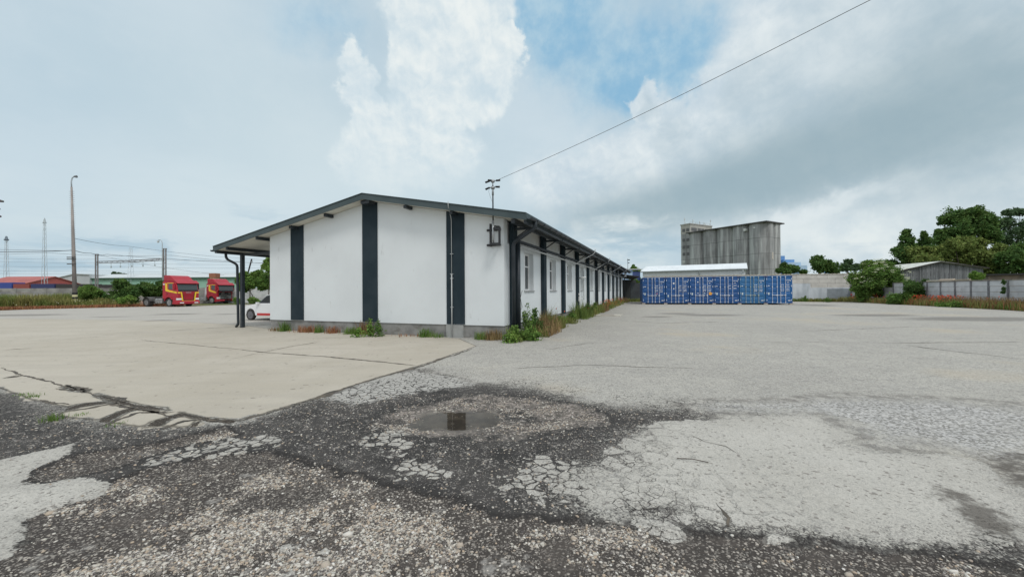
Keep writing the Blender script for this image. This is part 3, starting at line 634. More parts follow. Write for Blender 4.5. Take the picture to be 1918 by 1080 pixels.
# eave beam, canopy beams and purlin stubs
for k in range(-3, 5):
    a = 5.5 + 1.86 * k
    if a > BW + .1: MB().box(-a - .05, -a + .05, B0 + .06, BL, soffz(-a) - .13, soffz(-a) - .015).build('canopy_beam', slatem, bld)
    elif k != 0 and a > .3: MB().box(-a - .06, -a + .06, B0 + .12, -.002 if k in (-1, 1, 3) else -.037, soffz(-a) - .13, soffz(-a) - .015).build('purlin_end', slatem, bld)
MB().box(-5.6, -5.2, B0 + .10, -.037, RID - .16, RID - .045).build('purlin_end', slatem, bld)
MB().box(XL + .02, XL + .16, B0 + .05, BL, soffz(XL) - .10, soffz(XL) - .005).build('eave_beam', slatem, bld)
for yv in np.arange(.45, BL, 5.4):
    MB().box(-13.28, -13.14, yv - .07, yv + .07, -.02, soffz(-13.2) - .14).build('canopy_post', slatem, bld, .006)
    MB().box(-13.2, -BW, yv - .04, yv + .04, soffz(-13.2) - .26, soffz(-13.2) - .15).build('canopy_crossbeam', slatem, bld)
    break
for yv in np.arange(.45 + 5.4, BL, 5.4):
    MB().box(-13.28, -13.14, yv - .07, yv + .07, -.02, soffz(-13.2) - .14).build('canopy_post', slatem, bld, .006)
def arc(pts, n=6):     # rounds the corners of a polyline
    pts = [Vector(p) for p in pts]; out = [pts[0]]
    for a, b_, c in zip(pts[:-2], pts[1:-1], pts[2:]):
        r = min((a - b_).length, (c - b_).length, .28) * .5; p = b_ + (a - b_).normalized() * r; q = b_ + (c - b_).normalized() * r
        for i in range(n + 1):
            t = i / n; out.append(p * (1 - t) ** 2 + b_ * 2 * t * (1 - t) + q * t * t)
    return out + [pts[-1]]
MB().tube(arc([(XL - .10, .1, soffz(XL) + .02), (XL - .10, .12, 3.16), (-13.40, .34, 2.90), (-13.40, .38, .16), (-13.52, .36, .03)]), .055, 12).build('downpipe', slatem, bld, smooth=True)
# side rainwater pipes
MB().tube(arc([(XR + .10, .12, soffz(XR) + .02), (XR + .10, .15, 3.66), (.24, .24, 3.20), (.24, .26, .3)]), .065, 12).build('downpipe', slatem, bld, smooth=True)
MB().tube(arc([(.28, .62, 3.30), (.28, .62, .3)]), .075, 12).build('downpipe', slatem, bld, smooth=True)
MB().tube(arc([(XR + .10, 17.9, soffz(XR) + .02), (XR + .10, 17.9, 3.62), (.24, 18.25, 3.15), (.24, 18.3, .3)]), .06, 12).build('downpipe', slatem, bld, smooth=True)
MB().tube(arc([(.24, .7, 3.31), (.24, BL - .5, 3.27), (.24, BL - .1, 2.9), (.24, BL - .05, .5)]), .06, 12).build('service_pipe', slatem, bld, smooth=True)
MB().tube([(.22, 1.0, 3.17), (.22, BL - .6, 3.15)], .035, 8).build('service_pipe', pvc, bld, smooth=True)
for yv in (11.6, 18.4, 26.5, 33.5):
    MB().tube(arc([(XR + .20, yv, soffz(XR) + .22), (XR + .20, yv, 3.92), (XR + .1, yv - .1, 3.75), (.30, yv - .9, 3.22), (.2, yv - 1.6, 3.05)]), .028, 8).build('cable_conduit', pvc, bld, smooth=True)
# small pipes, boxes and a loose cable on the side wall
p_ = MB(); p_.tube(arc([(.12, 13.35, 2.9), (.12, 13.35, 1.0)]), .022, 8); p_.tube([(.12, 12.6, 2.3), (.12, 13.6, 2.3)], .02, 8); p_.tube([(.12, 12.6, 1.55), (.12, 13.35, 1.55)], .02, 8); p_.tube([(.12, 12.6, 1.2), (.12, 13.35, 1.2)], .02, 8)
p_.build('meter_pipework', pvc, bld, smooth=True)
MB().box(.15, .27, 11.50, 11.66, .95, 1.25).box(.15, .24, 11.50, 11.62, 1.32, 1.44).build('junction_box', frame, bld, .01)
MB().tube([(.15, 11.6, 2.35), (.62, 11.4, 2.38)], .05, 10).build('flue_terminal', frame, bld, smooth=True)
cb = [(.02, 1.25 + .12 * math.sin(k * 1.1) + (.10 if k % 3 else 0), 3.05 - k * .17) for k in range(13)]
MB().tube(cb, .007, 5).build('loose_cable', blackm, bld)
MB().tube([(.02, 1.15, 1.55), (.02, 1.55, 1.32), (.02, 1.72, 1.0), (.02, 1.6, .92)], .007, 5).build('loose_cable', blackm, bld)
MB().tube([(.02, 1.75, 1.62), (.02, 1.5, 1.30), (.02, 1.2, 1.12)], .007, 5).build('loose_cable', blackm, bld)
# vents, lamp and mast at the far eave
MB().box(.5, .72, BL - 3.2, BL - 2.95, 3.2, 3.45).box(.5, .72, BL - 3.2, BL - 2.95, 3.5, 3.7).build('vent_box', frame, bld, .01)
mm = MB(); mm.tube([(.9, BL - 3, 3.9), (.9, BL - 3, 5.4)], .025, 8); mm.box(.85, 1.15, BL - 3.05, BL - 2.95, 5.2, 5.3).box(.88, 1.1, BL - 3.05, BL - 2.95, 4.85, 4.93); mm.build('roof_aerial', slatem, bld)
# conduit down the gable
cd = MB(); cd.tube(arc([(-1.78, B0 - .05, 4.62), (-1.78, B0 - .05, 4.42), (-1.93, -.08, 4.12), (-1.93, -.08, 2.2)]), .012, 8); cd.tube([(-1.93, -.08, 2.2), (-1.93, -.08, .0)], .021, 8); cd.build('earthing_conduit', pvc, bld, smooth=True)
for z in (2.9, 2.2, 2.05, 1.05): MB().box(-1.99, -1.87, -.085, -.034, z - .012, z + .012).build('conduit_clip', steel, bld)
# ------------------------------------------------------------------ camera mast on the gable
def L2W(x, y, z): 
    c, s = math.cos(-YAW), math.sin(-YAW); return Vector((RW.x + x * c - y * s, RW.y + x * s + y * c, z))
ms = empty('camera_mast', L2W(-.3, -.02, 3.1), -YAW, 'black security camera mast bracketed to the right end of the white gable', 'mast')
q = MB()
q.box(-.30, .20, -.03, 0, .0, .07).box(-.30, .20, -.03, 0, .50, .57)
q.box(-.17, -.11, -.09, -.031, -.02, .74).box(.14, .20, -.34, -.031, .003, .06).box(.14, .20, -.34, -.031, .52, .567)
q.box(.02, .34, -.40, -.345, .0, .06).box(.10, .34, -.40, -.345, .50, .56).box(.28, .34, -.40, -.346, .061, .499).tube([(-.14, -.09, .66), (.30, -.37, .58)], .022, 6).tube([(-.14, -.09, .10), (.05, -.37, .03)], .022, 6)
q.build('bracket', blackm, ms)
MB().tube([(.06, -.31, .02), (.06, -.31, .80)], .036, 12).build('sleeve', steel, ms, smooth=True)
MB().tube([(.06, -.31, .80), (.06, -.31, 1.95)], .022, 10).build('pole', blackm, ms, smooth=True)
hd = MB(); hd.tube([(.06, -.31, 1.62), (.06, -.31, 1.88)], .034, 10); hd.tube([(.06, -.31, 1.83), (.06, -.31, 1.90)], .065, 12); hd.tube([(.06, -.31, 2.04), (.06, -.31, 2.12)], .06, 12)
hd.tube([(.06, -.31, 1.9), (.06, -.31, 2.05)], .02, 8); hd.build('head', steel, ms, smooth=True)
def camb(x, y, z, ang, dn):
    c, s = math.cos(ang), math.sin(ang); k = MB()
    k.tube([(.06, -.31, z), (.06 + c * .11, -.31 + s * .11, z)], .012, 6)
    a = Vector((.06 + c * .11, -.31 + s * .11, z + .01)); b_ = a + Vector((c * .14, s * .14, -dn)); k.tube([a, b_], .03, 10, .034); k.build('security_camera', blackm, ms, smooth=True)
camb(0, 0, 1.87, math.radians(185), .05); camb(0, 0, 1.87, math.radians(-8), .02); camb(0, 0, 2.08, math.radians(190), .04); camb(0, 0, 2.08, math.radians(5), .0); camb(0, 0, 2.07, math.radians(-100), .03)
wd = MB(); wd.tube([(-.02, -.33, 1.9), (-.07, -.36, 1.75), (-.03, -.34, 1.6), (.05, -.35, 1.4)], .004, 4); wd.build('lead', blackm, ms)
# the cable that crosses the yard over the camera
ca = L2W(-.24, -.33, 5.15); cz = atY(1630, 0, 7.0); dirn = (cz - ca); far_ = ca + dirn * 2.4
cpts = [ca + (far_ - ca) * t - Vector((0, 0, 1)) * (.10 * math.sin(math.pi * min(1, t * 2.4)) if t < .42 else 0) for t in np.linspace(0, 1, 60)]
tag(MB().tube(cpts, .0065, 6).build('overhead_cable', mat('cable_sheath', (.10, .10, .105), .7)), 'thin black cable running from the camera mast up across the sky', 'cable')
# ------------------------------------------------------------------ shipping containers
cgrp = 'blue shipping containers in a row'
cA = Vector((13.40, 40.67)); cB = Vector((26.30, 37.06)); cd_ = (cB - cA).normalized(); crz = math.atan2(cd_.y, cd_.x); step = (cB - cA).length / 6
bl_a = mat('container_blue', (.005, .064, .215), .42, (.008, .082, .265), 1.2, dirt=((.05, .08, .16), 3, .62, .8, (1, 1, .4)))
bl_b = mat('container_blue_faded', (.018, .12, .29), .6, (.03, .145, .32), 1.2, dirt=((.09, .13, .2), 3, .55, .75, (1, 1, .4)))
bl_c = mat('container_blue_light', (.006, .090, .27), .5, (.010, .11, .31), 1.2, dirt=((.06, .10, .2), 3, .62, .8, (1, 1, .4)))
rodm = mat('lock_rod', (.66, .70, .76), .45); rodf = mat('lock_rod_faded', (.38, .45, .42), .6); mk = mat('white_marking', (.70, .72, .75), .6); mkg = mat('sticker_grey', (.50, .58, .60), .6)
org = mat('orange_sticker', (.75, .34, .04), .5); cast = mat('corner_casting', (.02, .06, .22), .6, (.05, .06, .12), 5)
clabels = ['leftmost dark blue container in the row, nearest the white building', 'dark blue container second from the left, with two round white stickers on its left door', 'dark blue container with a large round orange sticker on its right door',
           'dark blue container just right of the one with the orange sticker', 'faded blue container with pale green-grey lock rods', 'rightmost container of the row, brighter blue and free at its right side']
def container(i):
    M_ = (bl_a, bl_a, bl_a, bl_a, bl_b, bl_c)[i]; R__ = rodf if i == 4 else rodm
    w, h = step - .05, 2.59; base = cA + cd_ * (step * i + .015)
    gzv = float(gz(np.array([base.x + 1]), np.array([base.y]))[0])
    z0 = .27
    c = empty('shipping_container', (base.x, base.y, z0), crz, clabels[i], 'container', cgrp)
    f = MB(); f.box(0, .09, 0, .12, .1, h - .1).box(w - .09, w, 0, .12, .1, h - .1).box(0, w, -.002, .12, 0, .11).box(0, w, -.002, .12, h - .12, h)
    L = 6.06
    f.box(0, .06, .12, L, 0, .12).box(w - .06, w, .12, L, 0, .12).box(0, .06, .12, L, h - .09, h).box(w - .06, w, .12, L, h - .09, h).box(0, .09, L, L + .1, 0, h).box(w - .09, w, L, L + .1, 0, h)
    f.build('frame', M_, c, .008)
    for cx in (-.004, w - .155):
        for cz_ in (-.004, h - .125): MB().box(cx, cx + .16, -.012, .16, cz_, cz_ + .13).build('corner_casting', cast, c, .006)
    sd_ = MB()
    for xs in (0, 1):
        xo = .012 if xs == 0 else w - .012; sg = 1 if xs == 0 else -1; pr = []
        yv = .12
        while yv < L: pr += [(yv, 0), (yv + .07, 0), (yv + .14, .035), (yv + .21, .035)]; yv += .28
        vs = []; fs = []
        for (yy, d) in pr: vs += [(xo + sg * d, min(yy, L), .1), (xo + sg * d, min(yy, L), h - .08)]
        for k in range(len(pr) - 1): fs.append((2 * k, 2 * k + 1, 2 * k + 3, 2 * k + 2))
        sd_.add(vs, fs)
    sd_.build('side_panels', M_, c)
    MB().box(.05, w - .05, .12, L, h - .05, h - .03).box(.05, w - .05, L, L + .03, .1, h - .05).build('roof_panel', M_, c)
    hw = (w - .18) / 2
    for d in (0, 1):
        x0 = .09 + d * hw + .006; x1 = x0 + hw - .012
        dm_ = MB(); dm_.box(x0, x1, .035, .055, .12, h - .13)
        dm_.box(x0, x0 + .07, .02, .035, .12, h - .13).box(x1 - .07, x1, .02, .035, .12, h - .13)
        zz = np.linspace(.16, h - .20, 6)
        hs = (h - .36) / 5
        for k in range(5):                       # raised horizontal fields with sloping lips
            a0 = .15 + k * hs + .055; a1 = .15 + (k + 1) * hs - .055
            xa, xb = x0 + .075, x1 - .075
            dm_.add([(xa, .035, a0), (xb, .035, a0), (xb, .035, a1), (xa, .035, a1), (xa, .005, a0 + .045), (xb, .005, a0 + .045), (xb, .005, a1 - .045), (xa, .005, a1 - .045)],
                    [(0, 1, 5, 4), (1, 2, 6, 5), (2, 3, 7, 6), (3, 0, 4, 7), (4, 5, 6, 7)])
        do = dm_.build('door', M_, c)
        for rx in ((x0 + .44 * hw, x0 + .84 * hw) if d == 0 else (x0 + .12 * hw, x0 + .52 * hw)):
            rr = MB(); rr.tube([(rx, -.03, .03), (rx, -.03, h - .03)], .017, 8)
            for z in (.08, h * .30, h * .60, h - .10): rr.box(rx - .04, rx + .04, -.035, .008, z - .035, z + .035)
            rr.build('lock_rod', R__, do, smooth=False)
            hx = rx - .36 * hw if d == 1 and rx > x0 + .3 * hw else rx
            MB().box(hx - .02, hx + .40 * hw, -.05, -.035, .74, .775).box(hx + .34 * hw, hx + .40 * hw, -.055, .004, .70, .82).build('door_handle', R__, do)
        hx = x0 - .035 if d == 0 else x1 + .0
        for z in np.linspace(.3, h - .3, 4): MB().box(hx, hx + .035, -.012, .02, z - .08, z + .08).build('hinge', R__, do)
        mb = MB(); y0, y1 = -.004, .003; rr_ = random.Random(i * 7 + d)
        def strip(x, z, ww, hh, bits=3):
            t = x; 
            for _ in range(bits):
                q = ww / bits * rr_.uniform(.55, .9); mb.box(t, t + q, y0, y1, z, z + hh); t += ww / bits
        mb.build('marking', mk, do); mb.v.clear(); mb.f.clear()
        if d == 1:
            strip(x0 + .60 * hw, 2.12, .34 * hw, .055, 4); mb.box(x1 - .06, x1 - .03, y0, y1, 2.06, 2.18); strip(x0 + .66 * hw, 1.93, .16 * hw, .055, 2)
            for z in ((1.70, 1.52, 1.30, 1.15) if i != 3 else (1.66, 1.40)): strip(x0 + .16 * hw, z, .25 * hw, .05, 2); strip(x0 + .60 * hw, z - (.0 if i % 2 else .04), .26 * hw, .06, 3)
            mb.box(x0 + .72 * hw, x0 + .93 * hw, y0, y1, .22, .29)
        elif i in (0, 3, 4, 5): strip(x0 + .07, 1.62, .2 * hw, .06, 1)
        if mb.v: mb.build('marking', mk, do)
        if d == 0: 
            zs = .80 if i != 1 else .60
            MB().box(x0 + .08, x0 + .20, -.006, .003, zs, zs + .22).build('data_plate', mkg, do)
        def disc(x, z, r, mt, nm): MB().prism([(x + r * math.cos(t), z + r * math.sin(t)) for t in np.linspace(0, 2 * math.pi, 20, endpoint=False)], 'y', -.008, .003).build(nm, mt, do)
        if i == 2 and d == 1: disc(x0 + .78 * hw, .93, .15, org, 'orange_sticker'); MB().box(x0 + .22 * hw, x0 + .32 * hw, -.007, .003, .92, 1.02).build('label_plate', mkg, do)
        if i == 1 and d == 0: disc(x0 + .66 * hw, 1.98, .085, mk, 'round_sticker'); disc(x0 + .66 * hw, 1.44, .06, mk, 'round_sticker')
        if i == 2 and d == 0: disc(x0 + .66 * hw, 2.08, .055, mk, 'round_sticker'); disc(x0 + .66 * hw, .98, .045, mk, 'round_sticker')
        if i == 0 and d == 1: MB().box(x0 + .24 * hw, x0 + .36 * hw, -.007, .003, .90, .99).build('label_plate', mat('red_label', (.6, .25, .28), .6), do)
    return c
for i in range(6): container(i)
bl_lab = ['pale block under the left corner of the leftmost blue container', 'pale block under the gap between the first and second blue containers', 'pale block under the gap between the second and third blue containers', 'pale block under the gap right of the orange sticker container',
          'pale block under the left corner of the faded blue container', 'pale block under the left corner of the rightmost blue container', 'pale block under the right corner of the rightmost blue container']
for i in range(7):
    p = cA + cd_ * (step * i + (0.12 if i == 0 else (-.12 if i == 6 else 0))); zg = float(gz(np.array([p.x]), np.array([p.y]))[0])
    o = empty('support_block', (p.x, p.y, zg), crz, bl_lab[i], 'block', 'blocks under the containers')
    MB().box(-.16, .16, -.03, .28, -.03, .27 - .004 - zg).build('timber', timber, o, .01)
    if i: pass
# ------------------------------------------------------------------ walls on the right
def wrot(a, b): return math.atan2(b[1] - a[1], b[0] - a[0])
# block wall
A_, B_ = (43.3, 50.6), (18.6, 55.25); Lw = math.dist(A_, B_); rz = wrot(B_, A_)
bw = empty('block_wall', (*B_, 0), rz, 'tall pale block wall behind and to the right of the blue containers', 'wall')
mb = MB(); hb = .58; nc = 6; rr_ = random.Random(5)
for k in range(nc):
    xo = -(k % 2) * .9
    while xo < Lw:
        a0, a1 = max(0, xo + .012), min(Lw, xo + 1.8 - .012)
        if a1 > a0 + .05: mb.box(a0, a1, -rr_.uniform(.0, .02), .3, k * hb + .012, (k + 1) * hb - .012)
        xo += 1.8
mb.build('blocks', blockm, bw)
MB().box(0, Lw, .03, .28, 0, nc * hb - .03).build('mortar_core', mortar, bw)
mb = MB(); xs = np.arange(0, Lw, .12); pts = [(x_, nc * hb + .05 + .03 * math.sin(x_ * 14)) for x_ in xs]
mb.prism([(xs[0], nc * hb)] + pts + [(xs[-1], nc * hb)], 'y', -.08, .35); mb.build('coping_sheet', mat('coping', (.62, .57, .47), .8, (.45, .42, .36), 3), bw)
MB().box(Lw - 9.5, Lw - 4.6, -.05, -.022, .05, 2.3).box(Lw - 4.6, Lw - .1, -.06, -.022, .05, 1.75).build('render_coat', sheetm, bw)
mb = MB()
for k in range(26): x_ = Lw - 2.7 + k * .1; mb.box(x_, x_ + .05, -.09, -.062, .05, 1.62)
mb.build('corrugated_sheet', mat('grey_sheet', (.33, .37, .40), .6, (.25, .28, .31), 3), bw)
# precast panel wall
PW0 = Vector((43.35, 50.5)); PD = Vector((-.28, -.96)).normalized(); n_p = 22; pw = 1.667
pwl = empty('panel_wall', (PW0.x, PW0.y, 0), math.atan2(PD.y, PD.x), 'weathered precast concrete panel wall along the right edge of the yard', 'wall')
mb = MB(); po = MB(); cp = MB(); rr_ = random.Random(9)
for k in range(n_p):
    hrow = .44
    for r in range(5):
        if k == 14 and r in (1, 2): continue
        if k < 5 and r == 4: continue
        d = rr_.uniform(-.012, .012); x0 = k * pw + .06; x1 = (k + 1) * pw - .06
        (mb).box(x0, x1, -.03 + d, .03 + d, r * hrow + .012 - .05, (r + 1) * hrow - .012 - .05)
    po.box(k * pw - .075, k * pw + .075, -.08, .08, -.1, 2.2)
mb.build('panels', concl, pwl); po.build('posts', concpost, pwl)
mb = MB()
for k in range(5, n_p): mb.box(k * pw + .02, (k + 1) * pw - .02, -.09, .09, 2.15, 2.2 + rr_.uniform(0, .03))
mb.build('coping', mat('coping_stained', (.30, .27, .22), .95, (.17, .15, .13), 4), pwl)
# sacks and rubble lying on the wall top
for j, (px, lab) in enumerate(((1752, 'long pale slab lying on the panel wall below the grey shed'), (1778, 'light curved board resting on top of the panel wall'), (1800, 'brownish plank lying on the panel wall near the bright green bush'))):
    p = atY(px, 526, 37 - j * 1.6); o = MB().box(-.8, .8, -.08, .08, 0, .10 + .08 * (j == 1)).build('board', mat('board_%s' % ('pale', 'tan', 'brown')[j], ((.55, .50, .40), (.60, .50, .40), (.35, .30, .22))[j], .9), None, .02)
    t = (p.y - PW0.y) / PD.y; w_ = PW0 + PD * t; o.location = (w_.x, w_.y, 2.235); o.rotation_euler = (0, 0, math.atan2(PD.y, PD.x)); tag(o, lab, 'board')
# grey barn behind the panel wall
bA = atY(1690, 529, 57); bB = atY(1842, 529, 55)
wB = math.dist(bA[:2], bB[:2]); barn = empty('barn', (bA.x, bA.y, 0), wrot(bA, bB), 'dark grey shed with vertical cladding and a pale roof behind the panel wall', 'shed')
rg = wB * .46; eL, eR, rdg = 4.15, 4.35, 5.25
MB().prism([(0, 0), (wB, 0), (wB, eR), (rg, rdg), (0, eL)], 'y', 0, .1).build('gable_wall', barnm, barn)
bt = MB(); rr_ = random.Random(2)
for k in range(int(wB / .42)):
    x_ = k * .42 + rr_.uniform(0, .05); hh = (eL + (rdg - eL) * x_ / rg) if x_ < rg else (rdg + (eR - rdg) * (x_ - rg) / (wB - rg)); bt.box(x_, x_ + .06, -.03, 0, 0, hh - .05)
bt.build('cladding_battens', mat('batten', (.27, .28, .29), .85, (.12, .12, .13), 2), barn)
MB().box(0, .1, .1, 8, 0, eL).box(wB - .1, wB, .1, 8, 0, eR).build('side_walls', barnm, barn)
mb = MB(); mb.prism([(-.4, eL - .1), (rg, rdg), (wB + .4, eR - .1), (wB + .4, eR + .02), (rg, rdg + .14), (-.4, eL + .04)], 'y', -.35, 8); mb.build('roof', barnroof, barn)
mb = MB(); mb.prism([(-.4, eL - .12), (rg, rdg - .02), (wB + .4, eR - .12), (wB + .4, eR + .03), (rg, rdg + .10), (-.4, eL + .02)], 'y', -.40, -.36); mb.build('verge_board', mat('dark_board', (.035, .03, .03), .8), barn)
# low shed to the right behind the wall
sA = atY(1852, 530, 36); sh = empty('low_shed', (sA.x, sA.y, 0), wrot((sA.x, sA.y), (sA.x + 4, sA.y - 3)), 'low brown shed with a dark flat roof just beyond the panel wall, far right', 'shed')
MB().box(0, 12, 0, 4, 0, 2.7).build('wall', mat('shed_wall', (.24, .19, .15), .9, (.14, .12, .10), 2), sh)
MB().box(-.3, 12.3, -.3, 4.3, 2.7, 2.84).build('roof', mat('dark_felt', (.03, .03, .03), .9), sh)
# pale hall roof behind the block wall
hA = atY(1545, 528, 75); hh_ = empty('pale_roofed_shed', (hA.x, hA.y, 0), math.radians(-8), 'low shed with a pale sloping roof seen between the block wall and the elder tree', 'shed')
MB().prism([(0, 0), (20, 0), (20, 3.5), (11, 4.55), (0, 3.75)], 'y', 0, 14).build('wall', sheetm, hh_)
MB().prism([(-.4, 3.76), (11, 4.60), (20.4, 3.55), (20.4, 3.7), (11, 4.76), (-.4, 3.9)], 'y', -.4, 14.4).build('roof', barnroof, hh_)
# white hall behind the containers
wA = atY(1204, 540, 62); wBp = atY(1396, 540, 55.2); Lh = math.dist(wA[:2], wBp[:2])
wh = empty('white_hall', (wA.x, wA.y, 0), wrot(wA, wBp), 'long low white hall with a pale metal roof behind the blue containers', 'building')
MB().box(0, Lh, 0, 9, 0, 4.38).build('wall', hallw, wh)
MB().box(Lh - .12, Lh + .02, .05, 8.95, 4.38, 4.4).build('gable_trim', hallw, wh)
mb = MB(); mb.add([(-.3, -.35, 4.4), (Lh + .3, -.35, 4.4), (Lh + .3, 4.5, 5.4), (-.3, 4.5, 5.4), (Lh + .3, 9.35, 4.4), (-.3, 9.35, 4.4), (-.3, -.35, 4.5), (Lh + .3, -.35, 4.5), (Lh + .3, 4.5, 5.52), (-.3, 4.5, 5.52), (Lh + .3, 9.35, 4.5), (-.3, 9.35, 4.5)],
    [(0, 1, 2, 3), (3, 2, 4, 5), (6, 7, 8, 9), (9, 8, 10, 11), (0, 1, 7, 6), (1, 2, 8, 7), (2, 4, 10, 8), (4, 5, 11, 10), (5, 3, 9, 11), (3, 0, 6, 9), (1, 4, 2)])
rf = mb.build('roof', hallr, wh)
sm2 = MB()
for k in range(int(Lh)): sm2.add([(k, -.33, 4.505), (k + .04, -.33, 4.505), (k + .04, 4.5, 5.525), (k, 4.5, 5.525), (k, -.33, 4.535), (k + .04, -.33, 4.535), (k + .04, 4.5, 5.555), (k, 4.5, 5.555)], [(4, 5, 6, 7), (0, 1, 5, 4), (1, 2, 6, 5), (3, 0, 4, 7)])
sm2.build('roof_ribs', hallr, rf)
MB().box(-.3, Lh + .3, -.48, -.355, 4.34, 4.48).build('gutter', mat('hall_gutter', (.25, .28, .28), .6), wh)
for x_ in (Lh - .25, Lh * .58): MB().tube(arc([(x_ , -.42, 4.36), (x_, -.42, 4.15), (x_ - .35 * (x_ > Lh * .9), -.06, 3.8), (x_ - .35 * (x_ > Lh * .9), -.06, 2.4)]), .05, 6).build('downpipe', hallw if x_ > Lh * .9 else mat('hall_gutter', (0, 0, 0)), wh)
# ------------------------------------------------------------------ grain silo
silom = bpy.data.materials.new('silo_concrete'); silom.use_nodes = True; g = G(silom.node_tree); b = g.n['Principled BSDF']; b.inputs['Roughness'].default_value = .95
tcn = g.new('ShaderNodeTexCoord'); O = E_(g, tcn.outputs['Object']); ox, oy, oz = g.sep(O)
b_dummy = None
st1 = g.noise(g.vmul(O, (.55, .55, .035)), 1.0, 6, .6); st2 = g.noise(g.vmul(O, (2.2, 2.2, .05)), 1.0, 5, .6); st3 = g.noise(O, .12, 3)
cc = g.mix(g.sm(st3, .4, .6), (.255, .262, .265), (.335, .342, .345)); cc = g.mix(g.sm(st1, .50, .60) * .85, cc, (.52, .54, .53)); cc = g.mix(g.sm(st2, .56, .70) * .7, cc, (.11, .11, .11)); cc = g.mix(g.sm(st1, .45, .38) * .6, cc, (.14, .14, .14))
jn = g.sm(g.math('ABSOLUTE', g.math('MODULO', oz, 6.6) - 3.3), .05, .16, 1, 0); cc = g.mix(jn * .6, cc, (.10, .10, .10))
_, pr_, _q = g.voro(g.vmul(O, (.28, .28, .15)), 1.0, rnd=.0); cc = g.mix(g.sm(pr_, .0, 1, -.0, .25, 'LINEAR'), cc, (.13, .13, .13))
g.put(b.inputs['Base Color'], cc)
sr_ = Vector((105.6, 164)); slv = Vector((88, 195)); sdv = (slv - sr_); SLn = sdv.length; srz = math.atan2(-sdv.y, -sdv.x)
silo = empty('grain_silo', (slv.x, slv.y, 0), srz, 'large stained concrete grain silo with fluted walls and an attached tower', 'silo')
# local x: from the left end to the right front corner, local y: backwards
SH = 29.2; SD = 10.6
def flute(n, L, x0, sgn=1):
    pts = []; s = L / n
    for i in range(n):
        for t in np.linspace(0, 1, 13)[:-1]: pts.append((x0 + (i + t) * s, -sgn * 1.9 * math.sin(math.pi * t) ** .55))
    return pts
poly = flute(5, SLn - .0, 0) + [(SLn, 0)]
side = [(SLn + 1.0 * math.sin(math.pi * t * 2 % math.pi) ** .6 if 0 < t < 1 and abs(t - .5) > .01 else SLn, SD * t) for t in np.linspace(0, 1, 25)]
poly += side[1:] + [(0, SD)]
MB().prism(poly, 'z', 0, SH).build('silo_walls', silom, silo)
MB().box(-.6, SLn + 1.5, -2.5, SD + .8, SH, SH + .45).build('roof', mat('silo_roof', (.08, .08, .08), .9), silo)
MB().box(SLn - 8.2, SLn - 7.2, -2.2, -.6, SH - 2.6, SH - 1.6).box(SLn - 4.0, SLn - 3.4, -2.15, -1.6, SH - 2.0, SH - 1.4).build('wall_lamps', mat('silo_white', (.6, .62, .6), .7), silo)
MB().box(SLn + 1.0, SLn + 1.08, 2.4, 3.2, 14, 17).build('hatch', mat('silo_hatch', (.55, .50, .44), .8), silo)
# tower
tL, tW = 17.5, 5.2; TH = 33.9
mb = MB(); mb.box(-tW, -.02, 0, tL, 0, TH); tw = mb.build('tower', silom, silo)
MB().box(-tW - .25, .22, -.25, tL + .2, TH, TH + .5).build('tower_parapet', mat('silo_band', (.40, .40, .37), .9, (.3, .3, .29), .5), silo)
MB().box(-tW - .03, .0, -.03, tL + .02, TH - 4.4, TH - .003).build('tower_head', mat('silo_pale', (.42, .41, .37), .9, (.33, .33, .30), .5), silo)
wnm = mat('silo_window', (.10, .10, .10), .4)
for z in (TH - 3.4, TH - 8.3, TH - 11.8, TH - 15.3):
    for x_ in (-tW + .9, -tW + 3.1):
        MB().box(x_, x_ + 1.6, -.09, -.04, z, z + 1.5).build('window', wnm, silo)
for z in (TH - 18.9, TH - 22.4, TH - 25): MB().box(-tW + 1.0, -tW + 2.2, -.09, -.04, z, z + 1.3).build('window', mat('silo_window_pale', (.5, .52, .5), .5), silo)  # paler panes in the lower tower windows
for (y0, y1) in ((1, 5.2), (6, 8.4), (8.8, 11), (11.6, 13.6)): MB().box(.02, .06, y0, y1, TH - 3.2, TH - 1.6).build('window', wnm, silo)
ant = MB(); rr_ = random.Random(4)
for (x_, y_, hh2) in ((-3.4, .5, 3.2), (-3.0, .6, 1.2), (-.5, 3, 2.2), (-.4, 5.2, 1.0), (-.3, 8, 1.8), (-.3, 11.5, 1.5), (-.3, 13, 1.3), (-.2, 16.6, 3.2), (-.2, 15.6, 1.2)):
    ant = MB(); ant.tube([(x_, y_, TH + .45), (x_, y_, TH + .5 + hh2)], .10, 6)
    if hh2 > 1.4: ant.box(x_ - .15, x_ + .15, y_ - .2, y_ + .2, TH + hh2 - .9, TH + hh2 + .2)
    ant.build('antenna', mat('antenna', (.55, .58, .58), .6), silo)
rail = MB(); 
for y_ in np.arange(0, tL, 2): rail.tube([(0, y_, TH + .5), (0, y_, TH + 1.3)], .05, 4)
rail.tube([(0, 0, TH + 1.3), (0, tL, TH + 1.3)], .05, 4); rail.build('handrail', mastm, silo)
